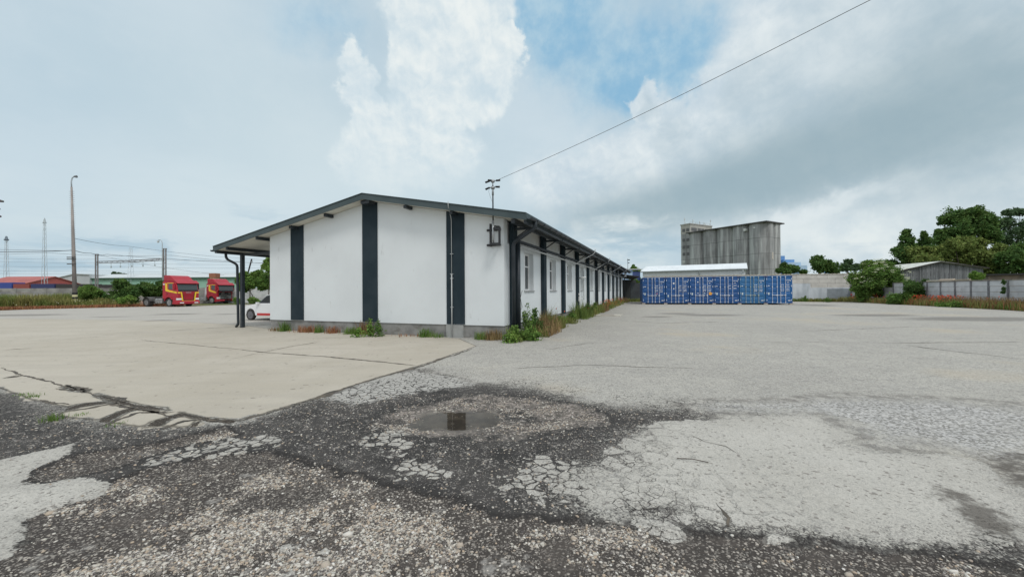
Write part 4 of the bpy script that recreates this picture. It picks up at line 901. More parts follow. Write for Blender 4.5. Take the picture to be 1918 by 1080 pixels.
# blue factory blocks, far behind
bb_ = empty('blue_factory', (*atY(1458, 520, 420).xy, 0), 0, 'far blue and pale blue factory blocks to the right of the silo', 'building')
o0 = atY(1458, 520, 420)
def fb(px0, px1, pyt, Y, d, m_):
    a = atY(px0, pyt, Y); c = atY(px1, pyt, Y); MB().box(a.x - o0.x, c.x - o0.x, Y - o0.y, Y - o0.y + d, 0, a.z).build('block', m_, bb_)
b1_ = mat('factory_blue', (.10, .25, .52), .6, (.14, .30, .56), .1); b2_ = mat('factory_pale', (.32, .46, .62), .6, (.38, .52, .66), .1)
fb(1456, 1470, 479, 424, 14, b1_); fb(1468, 1488, 486, 420, 20, b1_); fb(1476, 1500, 491, 415, 20, b2_); fb(1496, 1512, 497, 410, 30, b2_); fb(1556, 1567, 496, 430, 9, mat('factory_cyan', (.05, .33, .60), .6))
# dark lean-to at the far end of the building
ds = empty('dark_shelter', (*atY(1170, 560, 50).xy, 0), 0, 'dark open shelter between the end of the white building and the containers', 'shelter')
o0 = atY(1170, 560, 50)
def lx(px, Y=50): return atY(px, 550, Y).x - o0.x
dk = mat('dark_cladding', (.025, .03, .03), .8); dk2 = mat('dark_panel', (.045, .055, .058), .7, (.03, .035, .04), 1)
MB().box(lx(1160), lx(1208), 3.5, 3.7, 0, 3.0).box(lx(1160), lx(1163), 0, 3.5, 0, 3.2).build('back_wall', dk, ds)
MB().box(lx(1183), lx(1201), .4, .5, 0, 2.5).build('door_panel', dk2, ds)
MB().add([(lx(1158), -.8, 3.5), (lx(1194), -.8, 3.2), (lx(1203), 4, 3.0), (lx(1158), 4, 3.5), (lx(1158), -.8, 3.62), (lx(1194), -.8, 3.32), (lx(1203), 4, 3.12), (lx(1158), 4, 3.62)], [(0, 1, 2, 3), (4, 5, 6, 7), (0, 1, 5, 4), (1, 2, 6, 5), (2, 3, 7, 6), (3, 0, 4, 7)]).build('roof', mat('dark_felt', (0, 0, 0)), ds)
o0 = atY(1166, 560, 66)
bs = empty('blue_kiosk', (*o0.xy, 0), 0, 'small pale blue hut half hidden behind the far end of the white building', 'hut')
MB().box(0, 1.7, 0, 3, 0, 5.0).build('wall', mat('kiosk_blue', (.35, .48, .66), .7), bs); MB().box(1.7, 3.0, .02, 2.9, 0, 4.7).build('annexe', mat('kiosk_dark_blue', (.05, .08, .22), .6), bs)
MB().box(-.3, 3.3, -.3, 3.3, 5.0, 5.12).build('roof', mat('kiosk_roof', (.6, .63, .62), .7), bs)
# ------------------------------------------------------------------ left background
# grey board-marked concrete wall
wl0, wl1 = Vector((-92, 44)), Vector((-40.0, 62.5)); Lw = (wl1 - wl0).length + 8
gw = empty('boundary_wall', (wl0.x, wl0.y, 0), math.atan2(*(wl1 - wl0).yx), 'long weathered grey concrete wall behind the weeds on the left', 'wall')
mb = MB(); mp = MB(); rr_ = random.Random(12); k = 0; x_ = 0
wp = MB()
while x_ < Lw:
    for r in range(4):
        d = rr_.uniform(-.02, .02); tgt = wp if x_ > Lw - 16 else mb; tgt.box(x_ + .05, x_ + 2.95, -.05 + d, .05 + d, r * .6 + .01, r * .6 + .59)
    mp.box(x_ - .1, x_ + .1, -.1, .1, 0, 2.42); x_ += 3
mb.build('panels', conc, gw); mp.build('posts', conc, gw); wp.build('white_panels', concl, gw)
# pale concrete barrier slab stack behind the first truck
o0 = atY(300, 560, 55); stc = empty('slab_stack', (o0.x, o0.y, 0), .2, 'two stacked pale grey concrete slabs behind the first truck chassis', 'slabs')
MB().box(-1.2, 2.6, 0, .5, 0, 1.15).build('slab', concl, stc, .03); MB().prism([(-.6, 1.22), (2.6, 1.22), (2.6, 1.75), (.2, 1.75)], 'y', 0, .45).build('slab', concl, stc)
# halls
def hall(name, px0, px1, pyt, pye, Y, dep, mw, mr_, lab, cat, rz=0.0):
    a = atY(px0, pye, Y); c = atY(px1, pye, Y); w = c.x - a.x; r = atY(px0, pyt, Y + dep / 2).z; e = a.z
    h = empty(name, (a.x, a.y, 0), rz, lab, cat)
    MB().prism([(0, 0), (dep, 0), (dep, e), (dep / 2, r), (0, e)], 'x', 0, w).build('wall', mw, h)
    MB().prism([(-.5, e - .05), (dep / 2, r), (dep + .5, e - .05), (dep + .5, e + .12), (dep / 2, r + .2), (-.5, e + .12)], 'x', -.3, w + .3).build('roof', mr_, h); return h, w, e
h1, w1, e1v = hall('green_hall', 173, 500, 514.5, 520.5, 150, 16, mat('hall_green', (.24, .42, .33), .8, (.29, .47, .38), .2), mat('far_roof', (.52, .56, .57), .6), 'long green walled hall with a pale roof beyond the left wall', 'hall')
MB().box(-.3, w1, -.7, -.5, e1v - .5, e1v - .1).build('eave_band', mat('dark_green', (.03, .09, .06), .7), h1)
a = atY(112, 521.5, 150); c = atY(173, 521.5, 150); w = c.x - a.x; rx = atY(145, 514, 150); gh = empty('grey_hall', (a.x, a.y - 1, 0), 0, 'pale grey gabled hall left of the green one beyond the wall', 'hall')
MB().prism([(0, 0), (w, 0), (w, atY(173, 515, 150).z), (rx.x - a.x, rx.z), (0, a.z)], 'y', 0, 18).build('wall', mat('far_grey', (.46, .49, .50), .8, (.42, .45, .46), .2), gh)
MB().prism([(-.4, a.z), (rx.x - a.x, rx.z + .05), (w, atY(173, 515, 150).z + .05), (w, atY(173, 515, 150).z + .3), (rx.x - a.x, rx.z + .3), (-.4, a.z + .25)], 'y', -.4, 18).build('roof', MATS['far_roof'], gh)
h3, w3, e3 = hall('red_roofed_house', -40, 52, 519.5, 531, 120, 14, mat('red_wall', (.40, .10, .09), .8), mat('red_tiles', (.40, .13, .115), .85, (.33, .11, .10), .3), 'low building with a red roof beyond the wall at the far left', 'building')  # roof red dulled in its colour to stand in for far haze
for j, (x0, x1, py, mt, lab) in enumerate(((-10, 24, 529, 'wagon_blue', 'bright blue wagon in front of the red roof beyond the wall'), (24, 57, 531.5, 'wagon_red', 'low brown-red wagon beyond the wall below the red roof'), (57, 104, 531.5, 'wagon_navy', 'dark navy wagon left of the tall utility pole'), (104, 172, 532, 'wagon_black', 'dark low wagon in front of the pale grey hall'), (178, 250, 533, 'wagon_dark', 'dark wagon in front of the green hall'))):
    a = atY(x0, py, 100); c = atY(x1, py, 100); w = c.x - a.x; mt_ = mat(mt, {'wagon_blue': (.04, .07, .28), 'wagon_red': (.25, .06, .05), 'wagon_navy': (.03, .04, .12), 'wagon_black': (.04, .035, .035), 'wagon_dark': (.035, .03, .03)}[mt], .7)
    wg = empty('rail_wagon', (a.x, a.y, 0), 0, lab, 'wagon', 'wagons beyond the left wall')
    MB().box(.1, w - .3, 0, 2.8, 1.1, a.z).build('body', mt_, wg); bg_ = MB(); bg_.box(.3, w - .4, .4, 2.4, .9, 1.1)
    for x_ in (1.2, 2.8, w - 3, w - 1.4):
        for yv in (.5, 2.2): bg_.tube([(x_, yv, .46), (x_, yv + .12, .46)], .45, 14)
    bg_.build('bogies', chassis, wg)
# brick chimney house behind the second truck
a = atY(393, 519, 75); ch = empty('brick_chimney', (a.x, a.y, 0), 0, 'short brick and cream chimney block rising behind the second red truck', 'chimney')
MB().box(0, 1.0, 0, 1.0, 0, a.z - .1).build('shaft', mat('cream_render', (.55, .45, .28), .9), ch); MB().box(-.1, 1.15, -.1, 1.1, a.z - .1, a.z + .75).build('cap', mat('brick', (.30, .13, .08), .9), ch)
# tall utility pole
pb = atY(140, 562, 46); pb.z = 0
def wp_(px, py, Y): return atY(px, py, Y)
up_ = empty('utility_pole', pb, 0, 'tall leaning concrete pole with climbing irons and a curved lamp arm', 'pole')
P0 = wp_(141, 568, 46) - pb; P1 = wp_(134, 350, 46) - pb; P0.z = 0
MB().tube([P0, P1], .22, 12, .09).build('shaft', woodpole, up_, smooth=True)
arm = [P1, wp_(133.5, 340, 46) - pb, wp_(135, 333.5, 46) - pb, wp_(138.5, 330.8, 46) - pb, wp_(142, 330.5, 46) - pb]
MB().tube(arm, .06, 8).build('lamp_arm', mastm, up_, smooth=True)
MB().tube([wp_(139.5, 330.6, 46) - pb, wp_(143.5, 330.8, 46) - pb], .10, 8, .15).build('lamp_head', mat('lamp_body', (.15, .16, .17), .5), up_)
ir = MB()
for k in range(34):
    t = .38 + .60 * k / 34; c = P0.lerp(P1, t); ir.tube([c + Vector((-.32, 0, 0)), c + Vector((.32, 0, 0))], .015, 4)
ir.build('climbing_irons', steel, up_)
ca_ = MB(); 
for t in (.36, .40, .415): c = P0.lerp(P1, t); ca_.box(c.x - .5, c.x + .5, c.y - .3, c.y - .2, c.z - .05, c.z + .05)
ca_.build('crossarm', chassis, up_)
yl = MB(); bk_ = MB()
for k in range(5):
    a_1, a_2 = P0.lerp(P1, .035 + .018 * k), P0.lerp(P1, .035 + .018 * (k + 1)); (yl if k % 2 else bk_).tube([a_1, a_2], .235, 12)
yl.build('pale_warning_band', mat('warn_pale', (.55, .52, .30), .8), up_); bk_.build('dark_warning_band', blackm, up_)
# railway lighting masts
def mast(name, px, pyt, pyb, Y, lab, head='cup', w=.5):
    t = atY(px, pyt, Y); b_ = atY(px, pyb, Y); b_.z = 0; m_ = empty(name, b_, 0, lab, 'mast', 'lighting masts of the railway yard'); mb = MB(); hgt_ = t.z; n = max(6, int(hgt_ / 1.2))
    dx_ = t.x - b_.x
    for sx in (-1, 1):
        for sy in (-1, 1): mb.tube([(sx * w, sy * w, 0), (dx_ + sx * w * .35, sy * w * .35, hgt_)], .05, 4)
    for k in range(n):
        z0, z1 = hgt_ * k / n, hgt_ * (k + 1) / n; w0 = w * (1 - .65 * k / n); w1_ = w * (1 - .65 * (k + 1) / n); s = 1 if k % 2 else -1
        for sy in (-1, 1): mb.tube([(dx_ * k / n - s * w0, sy * w0, z0), (dx_ * (k + 1) / n + s * w1_, sy * w1_, z1)], .03, 4)
    mb.build('lattice', mastm, m_)
    if head == 'cup':
        h_ = MB(); h_.tube([(dx_, 0, hgt_ - .2), (dx_, 0, hgt_ + .1)], .5, 14, .62); h_.tube([(dx_, 0, hgt_ + .1), (dx_, 0, hgt_ + 1.2)], .45, 12, .2); h_.build('lamp_head', mat('mast_head', (.16, .20, .24), .7), m_)
    elif head == 'tri':
        h_ = MB(); h_.tube([(dx_, 0, hgt_), (dx_, 0, hgt_ + 1.3)], .35, 6, .08); h_.tube([(dx_ - .55, 0, hgt_), (dx_ + .55, 0, hgt_)], .1, 6); h_.build('lamp_head', mastm, m_)
    return m_
mast('lighting_mast', 12, 449, 522, 130, 'pale lattice mast with a dark cup shaped head at the far left', 'cup', .55)
mast('lighting_mast', 83.5, 417, 535, 110, 'tallest pale lattice mast with a pointed head, left of the utility pole', 'tri', .45)
mast('lighting_mast', 245, 463, 526, 150, 'faint bare lattice mast rising behind the railway portal', 'none', .8)
# railway portal of two twin legs and a beam
pt = empty('railway_portal', (*atY(181, 540, 88).xy, 0), 0, 'overhead line portal with two twin steel legs and a long lattice beam', 'portal')
o0 = atY(181, 540, 88); o0.z = 0
def pleg(px, pyt, Y):
    t = atY(px, pyt, Y) - o0; mb = MB()
    for s in (-.24, .24): mb.box(t.x + s - .09, t.x + s + .09, t.y - .09, t.y + .09, 0, t.z)
    for k in range(int(t.z / 1.3)): mb.box(t.x - .16, t.x + .16, t.y - .04, t.y + .04, k * 1.3 + .2, k * 1.3 + .3)
    mb.box(t.x - .42, t.x + .42, t.y - .12, t.y + .12, t.z + .003, t.z + .12); mb.build('leg', mat('portal_steel', (.24, .23, .24), .8, (.18, .16, .16), 2), pt)
pleg(181, 476.5, 88); pleg(308.5, 466, 84)
a = atY(181, 492.5, 88) - o0; c = atY(308.5, 487, 84) - o0; bm_ = MB()
for dz_ in (0, .35):
    for dy_ in (-.25, .25): bm_.tube([a + Vector((0, dy_, dz_)), a.lerp(c, .5) + Vector((0, dy_, dz_ - .12)), c + Vector((0, dy_, dz_))], .06, 5)
for k in range(24): p, q_ = a.lerp(c, k / 24), a.lerp(c, (k + 1) / 24); bm_.tube([p + Vector((0, -.25, .35 * (k % 2))), q_ + Vector((0, -.25, .35 * (1 - k % 2)))], .035, 4)
bm_.build('beam', MATS['portal_steel'], pt)
dr = MB()
for t in (.22, .36, .53, .69, .86): p = a.lerp(c, t); dr.tube([p, p + Vector((0, 0, -.9))], .04, 4); dr.box(p.x - .08, p.x + .08, p.y - .08, p.y + .08, p.z - 1.2, p.z - .8)
dr.build('insulator_drops', mastm, pt)
# curved street lamp beside the portal
o0 = atY(304, 545, 80); o0.z = 0; sl_ = empty('street_lamp', o0, 0, 'slender pale street lamp with a curved arm beside the railway portal', 'lamp')
MB().tube([atY(304, 530, 80) - o0 + Vector((0, 0, -3)), atY(304, 456, 80) - o0, atY(303, 451, 80) - o0, atY(300.5, 449, 80) - o0, atY(297, 449.5, 80) - o0], .07, 8).build('pole', mastm, sl_, smooth=True)
MB().tube([atY(296.8, 449.5, 80) - o0, atY(296.2, 452, 80) - o0], .12, 10, .24).build('shade', mastm, sl_); MB().tube([atY(296.2, 452.1, 80) - o0, atY(296.1, 454.4, 80) - o0], .20, 10, .12).build('bulb', lampw, sl_, smooth=True)
# floodlight cluster just entering at the left edge
o0 = atY(-22, 560, 34); o0.z = 0; fl = empty('floodlight_pole', o0, 0, 'dark floodlight heads on a pole just entering the left edge of the view', 'floodlight')
MB().tube([Vector((0, 0, 0)), atY(-22, 370, 34) - o0], .11, 10).build('pole', mastm, fl, smooth=True)
for (px, py, w) in ((-2, 377, 13), (-6, 391, 8), (-5, 405, 10)):
    c = atY(px, py, 34) - o0; MB().tube([c + Vector((-.35, 0, .12)), c + Vector((w * .046 * .6, 0, -.02))], .16, 10, .08).build('lamp_head', chassis, fl); MB().tube([c + Vector((-.3, 0, .05)), Vector((0, 0, c.z))], .03, 5).build('arm', chassis, fl)
# overhead wires
def wire(pts, r, name, lab, sub_=6):
    P_ = [atY(*p) for p in pts]; out = []
    for a, b_ in zip(P_[:-1], P_[1:]):
        for i in range(sub_): out.append(a.lerp(b_, i / sub_) - Vector((0, 0, (a - b_).length * .006 * math.sin(math.pi * i / sub_))))
    out.append(P_[-1]); tag(MB().tube(out, r, 5).build(name, mat('wire', (.06, .065, .075), .7)), lab, 'wire', 'overhead wires on the left')
wire([(-60, 471, 46), (60, 471, 46), (138, 468.5, 46), (170, 474, 60), (200, 476, 90), (310, 484, 88), (452, 491, 80), (600, 496, 80)], .035, 'overhead_wire', 'thick black overhead cable passing the tall utility pole')
wire([(-60, 465, 46), (60, 468.3, 46), (138, 469, 46)], .018, 'overhead_wire', 'thin wire just above the thick cable at the left edge')
wire([(137, 446, 46), (240, 461, 70), (400, 480, 90), (600, 490, 90)], .022, 'overhead_wire', 'thin wire falling to the right from the upper crossarm of the tall pole')
wire([(-60, 477, 100), (90, 473, 100), (170, 478, 100), (320, 478, 95), (470, 492, 95), (600, 492, 95)], .03, 'overhead_wire', 'thin wire passing over the top of the left portal leg')
wire([(181, 477, 88), (300, 500, 88), (420, 515, 88)], .022, 'overhead_wire', 'faint wire sloping down from the left portal leg')
for j, (y0, y1) in enumerate(((482, 486), (497, 500), (505, 508), (511, 510), (488, 494))):
    wire([(-60, y0, 120), (200, (y0 + y1) / 2 + 1, 120), (600, y1, 120)], .022, 'overhead_wire', ['uppermost of the faint railway wires crossing behind the masts', 'faint contact wire level with the portal beam ends', 'faint railway wire below the portal beam', 'lowest faint railway wire just above the halls', 'faint railway wire just under the portal leg tops'][j])
for j, (xa, ya, xb, yb_) in enumerate(((464, 513, 471.5, 485), (487, 511, 491.5, 500))):
    o0 = atY(xa, 545, 64); o0.z = 0; lp = empty('leaning_pole', o0, 0, ['dark leaning pole above the bushes right of the red trucks', 'shorter dark leaning pole close to the white building corner'][j], 'pole', 'leaning poles behind the bushes')
    a = atY(xa, ya, 64) - o0; c = atY(xb, yb_, 64) - o0; dd = (a - c); MB().tube([a + dd * (a.z / max(.1, -dd.z)) , c], .11, 8).build('shaft', mat('tarred_wood', (.03, .028, .03), .9), lp); MB().box(c.x - .05, c.x + .05, c.y - .14, c.y + .14, c.z - .6, c.z - .3).build('band', steel, lp)
# ------------------------------------------------------------------ trucks
def wheel(root, x, y, r, w, name='wheel', rimr=.62, dual=False, rm=None):
    s = 1 if y > 0 else -1; t = MB()
    prof = [(-w / 2, r * .93), (-w / 2 + .03, r), (w / 2 - .03, r), (w / 2, r * .93)]
    ys = [p[0] for p in prof]; n = 28
    pts = [(x, y + p[0], r) for p in prof]
    t.tube(pts, [p[1] for p in prof], n, cap=False)
    # side walls as rings down to the rim
    for yy, sg in ((y - w / 2, -1), (y + w / 2, 1)):
        vs = []; fs = []
        for k in range(n):
            a = 2 * math.pi * k / n; vs += [(x + r * .93 * math.cos(a), yy, r + r * .93 * math.sin(a)), (x + r * rimr * math.cos(a), yy - sg * .015, r + r * rimr * math.sin(a))]
        for k in range(n): j = (k + 1) % n; fs.append((2 * k, 2 * k + 1, 2 * j + 1, 2 * j))
        t.add(vs, fs)
    wo = t.build(name, rubber, root, smooth=False)
    rr = MB(); yo = y + s * w / 2
    rr.tube([(x, yo - s * .02, r), (x, yo - s * .10, r)], [r * rimr, r * rimr * .82], n); rr.tube([(x, yo - s * .10, r), (x, yo - s * .00, r)], [r * .26, r * .20], 14)
    for k in range(8): a = 2 * math.pi * k / 8; rr.tube([(x + r * .42 * math.cos(a), yo - s * .10, r + r * .42 * math.sin(a)), (x + r * .42 * math.cos(a), yo - s * .07, r + r * .42 * math.sin(a))], .03, 6)
    rr.build('rim', rm or tankm, wo)
def truck(loc, rz, lab, wreck=False):
    t = empty('tractor_truck', loc, rz, lab, 'truck', 'red tractor trucks parked by the wall')
    W2 = 1.22
    arch = [(-.62 + .0, .95)] + [(.62 * math.cos(a), .55 + .62 * math.sin(a)) for a in np.linspace(math.radians(140), math.radians(40), 9)] + [(.62, .80)]
    prof = [(-.98, .98)] + arch + [(.66, .42), (1.36, .42), (1.42, .6), (1.42, 1.75), (1.36, 1.95), (1.14, 2.86), (1.02, 2.96), (-.92, 3.02), (-.98, 2.9)]
    if wreck: prof = [(-.98, .98)] + arch + [(.66, .55), (.98, .55), (1.02, 1.2), (1.12, 1.8), (1.36, 1.98), (1.14, 2.86), (1.02, 2.96), (-.92, 3.02), (-.98, 2.9)]
    MB().prism(prof, 'y', -W2, W2).build('cab', truckred, t, .05)
    MB().prism([(-.98, 3.02), (-.98, 3.66), (-.86, 3.76), (-.1, 3.74), (.20, 3.62), (.62, 3.25), (.95, 3.10), (.95, 3.0)], 'y', -W2 * .88, W2 * .88).build('roof_fairing', truckred, t, .08)
    MB().prism([(.75, 3.02), (1.0, 3.14), (1.46, 2.80), (1.44, 2.74), (1.0, 2.98)], 'y', -W2 - .03, W2 + .03).build('sun_visor', truckred, t, .015)
    MB().prism([(1.16, 2.80), (1.365, 2.02), (1.385, 2.02), (1.18, 2.80)], 'y', -W2 + .10, W2 - .10).build('windscreen', tglass, t)
    MB().prism([(1.345, 2.03), (1.40, 1.84), (1.43, 1.84), (1.375, 2.03)], 'y', -W2 + .12, W2 - .12).build('wiper_panel', blackm, t)
    for s in (-1, 1):
        y0, y1 = (s * W2 - .012 * s, s * (W2 + .014)); y0, y1 = min(y0, y1), max(y0, y1)
        MB().prism([(.02, 2.12), (.98, 1.98), (.98, 2.18), (.84, 2.74), (.02, 2.74)], 'y', y0, y1).build('side_window', tglass, t)
        ye0, ye1 = min(s * W2, s * (W2 + .02)), max(s * W2, s * (W2 + .02))
        yb = MB(); yb.prism([(-.50, 2.84), (-.50, 1.96), (-.42, 1.86), (1.30 if not wreck else .9, 1.58), (1.30 if not wreck else .9, 1.78), (.1, 1.98), (-.18, 2.10), (-.22, 2.76)], 'y', ye0, ye1)
        yb.prism([(-.22, 2.84), (-.22, 2.77), (.82, 2.77), (.80, 2.84)], 'y', ye0, ye1); yb.build('yellow_stripe', truckyel, t)
        MB().box(-.86, -.76, s * (W2 + .0), s * (W2 + .008), 2.60, 2.78).box(-.72, -.62, s * W2, s * (W2 + .008), 2.60, 2.78).build('marking', mk, t)
        MB().box(1.0, 1.12, s * (W2 + .05) - .0, s * (W2 + .27), 2.05, 2.78).box(.96, 1.02, s * W2, s * (W2 + .15), 2.70, 2.74).box(.96, 1.02, s * W2, s * (W2 + .15), 2.10, 2.14).build('mirror', truckred if s < 0 else blackm, t, .02)
        st = MB(); st.box(.62, 1.05, s * (W2 - .1), s * (W2 + .03), .34, .52).box(.62, 1.05, s * (W2 - .1), s * (W2 + .03), .60, .68); st.build('step', truckred, t, .01)
        ar = [( .60 * math.cos(a), .55 + .62 * math.sin(a)) for a in np.linspace(math.radians(165), math.radians(30), 12)]; ar2 = [(.70 * math.cos(a), .55 + .72 * math.sin(a)) for a in np.linspace(math.radians(30), math.radians(165), 12)]
        MB().prism(ar + ar2, 'y', min(s * (W2 - .05), s * (W2 + .05)), max(s * (W2 - .05), s * (W2 + .05))).build('wheel_arch', truckred, t, .01)
        MB().box(-.28, -.18, s * W2, s * (W2 + .05), 1.55, 1.62).build('door_handle', blackm, t)
        dl = MB(); dl.box(-.30, -.285, s * W2, s * (W2 + .004), 1.0, 2.9).box(-.3, 1.0, s * W2, s * (W2 + .004), 1.20, 1.212); dl.build('door_seam', blackm, t)
    if not wreck:
        gr = MB()
        for k in range(6): z = .80 + k * .155; gr.prism([(1.43, z), (1.455, z + .02), (1.455, z + .12), (1.43, z + .13)], 'y', -.50 - .035 * k, .50 + .035 * k)
        gr.build('grille', truckred, t); MB().box(1.42, 1.43, -.72, .72, .74, 1.74).build('grille_back', blackm, t)
        yf = MB()
        for s in (-1, 1): yf.add([(1.47, s * .60, .66), (1.47, s * .74, .66), (1.47, s * .90, 1.76), (1.47, s * .76, 1.76), (1.425, s * .60, .66), (1.425, s * .74, .66), (1.425, s * .90, 1.76), (1.425, s * .76, 1.76)], [(0, 1, 2, 3), (4, 5, 6, 7), (0, 1, 5, 4), (1, 2, 6, 5), (2, 3, 7, 6), (3, 0, 4, 7)])
        yf.box(1.425, 1.47, -.59, .59, .64, .73); yf.box(1.425, 1.435, -W2 + .02, -.92, 1.60, 1.76).box(1.425, 1.435, .92, W2 - .02, 1.60, 1.76); yf.build('grille_trim', truckyel, t)
        MB().box(1.43, 1.46, -.30, .30, 1.66, 1.73).build('badge_bar', steel, t)
        MB().prism([(.9, .32), (1.48, .32), (1.54, .40), (1.54, .62), (1.44, .74), (.9, .6)], 'y', -W2 - .02, W2 + .02).build('bumper', truckred, t, .03)
        for s in (-1, 1):
            MB().prism([(1.20, .80), (1.44, .80), (1.47, .86), (1.45, 1.02), (1.20, 1.04)], 'y', min(s * .78, s * (W2 + .012)), max(s * .78, s * (W2 + .012))).build('headlight', lampw, t, .02)
            MB().box(1.545, 1.56, min(s * .6, s * 1.05), max(s * .6, s * 1.05), .42, .54).build('fog_lamp', lampw, t)
    else:
        e = MB(); rr_ = random.Random(8); e.box(.7, 1.1, -.95, .95, .7, 1.8); e.build('engine_bay', blackm, t)
        j = MB()
        for k in range(26): x_, y_, z_ = rr_.uniform(1.05, 1.3), rr_.uniform(-1, 1), rr_.uniform(.8, 1.85); j.box(x_, x_ + rr_.uniform(.05, .2), y_, y_ + rr_.uniform(.06, .4), z_, z_ + rr_.uniform(.03, .2))
        j.build('exposed_engine_parts', chassis, t)
        MB().box(1.1, 1.2, -.9, .9, .75, 1.25).build('radiator', mat('radiator', (.10, .11, .11), .7), t); MB().box(1.18, 1.24, -1.05, 1.1, 1.86, 1.92).build('crossbar', tankm, t)
        MB().prism([(.8, .40), (1.30, .34), (1.42, .42), (1.40, .62), (.9, .62)], 'y', -W2 - .02, -.3).build('bumper', truckred, t, .03); MB().box(1.0, 1.5, -.4, 1.2, .30, .42).build('hanging_bumper', blackm, t, .02)
        MB().prism([(1.0, .70), (1.22, .72), (1.25, .98), (1.0, 1.0)], 'y', -W2 - .01, -.85).build('headlight', lampw, t, .02)
    ch = MB()
    for s in (-.42, .42): ch.box(-5.0, .9, s - .05, s + .05, .80, 1.05)
    for x_ in (-4.9, -3.7, -2.4, -1.4): ch.box(x_ - .06, x_ + .06, -.37, .37, .84, 1.0)
    ch.build('chassis', chassis, t)
    MB().box(-4.2, -3.2, -.5, .5, 1.06, 1.18).build('fifth_wheel', chassis, t, .03)
    for s in (-1, 1):
        MB().box(-2.35, -1.25, s * .55, s * 1.15, .42, 1.0).build('fuel_tank', tankm if s < 0 else chassis, t, .09)
        MB().prism([(.60 * math.cos(a) - 3.7, .56 + .60 * math.sin(a)) for a in np.linspace(math.radians(170), math.radians(10), 12)] + [(.64 * math.cos(a) - 3.7, .56 + .64 * math.sin(a)) for a in np.linspace(math.radians(10), math.radians(170), 12)], 'y', min(s * .5, s * 1.2), max(s * .5, s * 1.2)).build('mudguard', chassis, t)
        wheel(t, 0, s * 1.04, .52, .30); wheel(t, -3.7, s * .95, .52, .52)
    MB().box(-1.4, -1.05, -1.0, 1.0, .95, 1.35).box(-1.2, -1.1, -.6, .6, 1.3, 2.1).build('airlines_bracket', chassis, t)
    MB().tube([(0, -.9, .52), (0, .9, .52)], .07, 8).tube([(-3.7, -.9, .52), (-3.7, .9, .52)], .10, 8).build('axles', chassis, t)
    return t
g1 = gnd(336.5, 573.6); truck((g1[0], g1[1], -.02), math.radians(-15), 'red and yellow tractor truck with its bare chassis and closed grille, left of the two')
g2 = gnd(411, 568.2, 0); truck((g2[0], g2[1], -.02), math.radians(-15), 'red and yellow tractor truck with missing grille and exposed engine, behind the canopy post', True)
# ------------------------------------------------------------------ white car
g3 = gnd(493, 597.5); car = empty('parked_car', (g3[0], g3[1], 0), math.atan2(.34, -.94), 'small white car with a red lower sill, half hidden behind the building corner', 'car')
def archp(cx, r, n=9): return [(cx + r * math.cos(a), .31 + r * math.sin(a)) for a in np.linspace(0, math.pi, n)]
low = [(.62, .30)] + [(p[0], p[1]) for p in []]
prof = [(.62, .28), (.64, .50), (.60, .66), (.42, .80), (-.45, .96), (-.55, .98), (-3.0, 1.0), (-3.25, .92), (-3.30, .5), (-3.26, .28)]
prof += [(-2.42 - .36, .28)] + archp(-2.42, .36)[::-1] + [(-2.42 + .36, .28), (-.37, .28)] + archp(0, .36)[::-1] + [(.37, .28)]
MB().prism(prof, 'y', -.80, .80).build('body', carwhite, car, .06)
MB().prism([(-.40, .95), (-1.1, 1.42), (-1.5, 1.47), (-2.6, 1.45), (-3.15, 1.0)], 'y', -.68, .68).build('cabin', mat('car_glass', (.02, .025, .03), .08), car, .06)
MB().prism([(-1.12, 1.425), (-1.5, 1.475), (-2.6, 1.455), (-2.7, 1.40), (-2.6, 1.49), (-1.5, 1.515), (-1.1, 1.46)], 'y', -.66, .66).build('roof', carwhite, car, .02)
for s in (-1, 1):
    MB().box(-2.0, -.55, min(s * .80, s * .815), max(s * .80, s * .815), .28, .42).build('sill_panel', carred, car)
    for x_ in (0, -2.42): wheel(car, x_, s * .74, .31, .19, rimr=.72, rm=mat('car_rim', (.12, .12, .13), .4))
    MB().box(.42, .60, min(s * .45, s * .74), max(s * .45, s * .74), .60, .72).build('headlight', lampw, car, .02)
    MB().box(-.75, -.6, min(s * .80, s * .95), max(s * .80, s * .95), .92, 1.05).build('mirror', carwhite, car, .02)
# spokes on the visible wheel are part of its rim mesh
# ------------------------------------------------------------------ foliage
def quads(P, s, asp=.6, up=.0):
    n = len(P); A = RNG.normal(size=(n, 3)); A[:, 2] *= (1 - up); A /= np.linalg.norm(A, axis=1)[:, None]; B = RNG.normal(size=(n, 3)); B -= (A * B).sum(1)[:, None] * A; B /= np.linalg.norm(B, axis=1)[:, None]
    s = s[:, None]; A = A * s; B = B * s * asp
    V = np.stack([P - A, P + B * .9, P + A, P - B * .9], 1).reshape(-1, 3); Fq = np.arange(4 * n).reshape(n, 4); return V, Fq
def crown(blobs, dens, leaf, sub=13, subr=.36, hollow=.5):
    out = []; sz = []
    for (c, r) in blobs:
        c = np.array(c, float); r = np.array(r, float) if hasattr(r, '__len__') else np.array([r] * 3)
        k = max(5, int(sub * 2)); d = RNG.normal(size=(k, 3)); d /= np.linalg.norm(d, axis=1)[:, None]
        cc = c + d * r * RNG.uniform(hollow, 1.0, (k, 1)) * .85
        for q in cc:
            m_ = int(dens * RNG.uniform(.6, 1.5)); rr = r * subr * RNG.uniform(.6, 1.25)
            d2 = RNG.normal(size=(m_, 3)); d2 /= np.linalg.norm(d2, axis=1)[:, None]
            out.append(q + d2 * rr * (RNG.uniform(.35, 1.0, (m_, 1)) ** .6 * np.where(RNG.random((m_, 1)) < .16, 1.75, 1)) * np.array([1, 1, .9])); sz.append(leaf * RNG.uniform(.6, 1.4, m_))
    P = np.concatenate(out); s = np.concatenate(sz) * .85; ok = P[:, 2] > .03
    return quads(P[ok], s[ok])
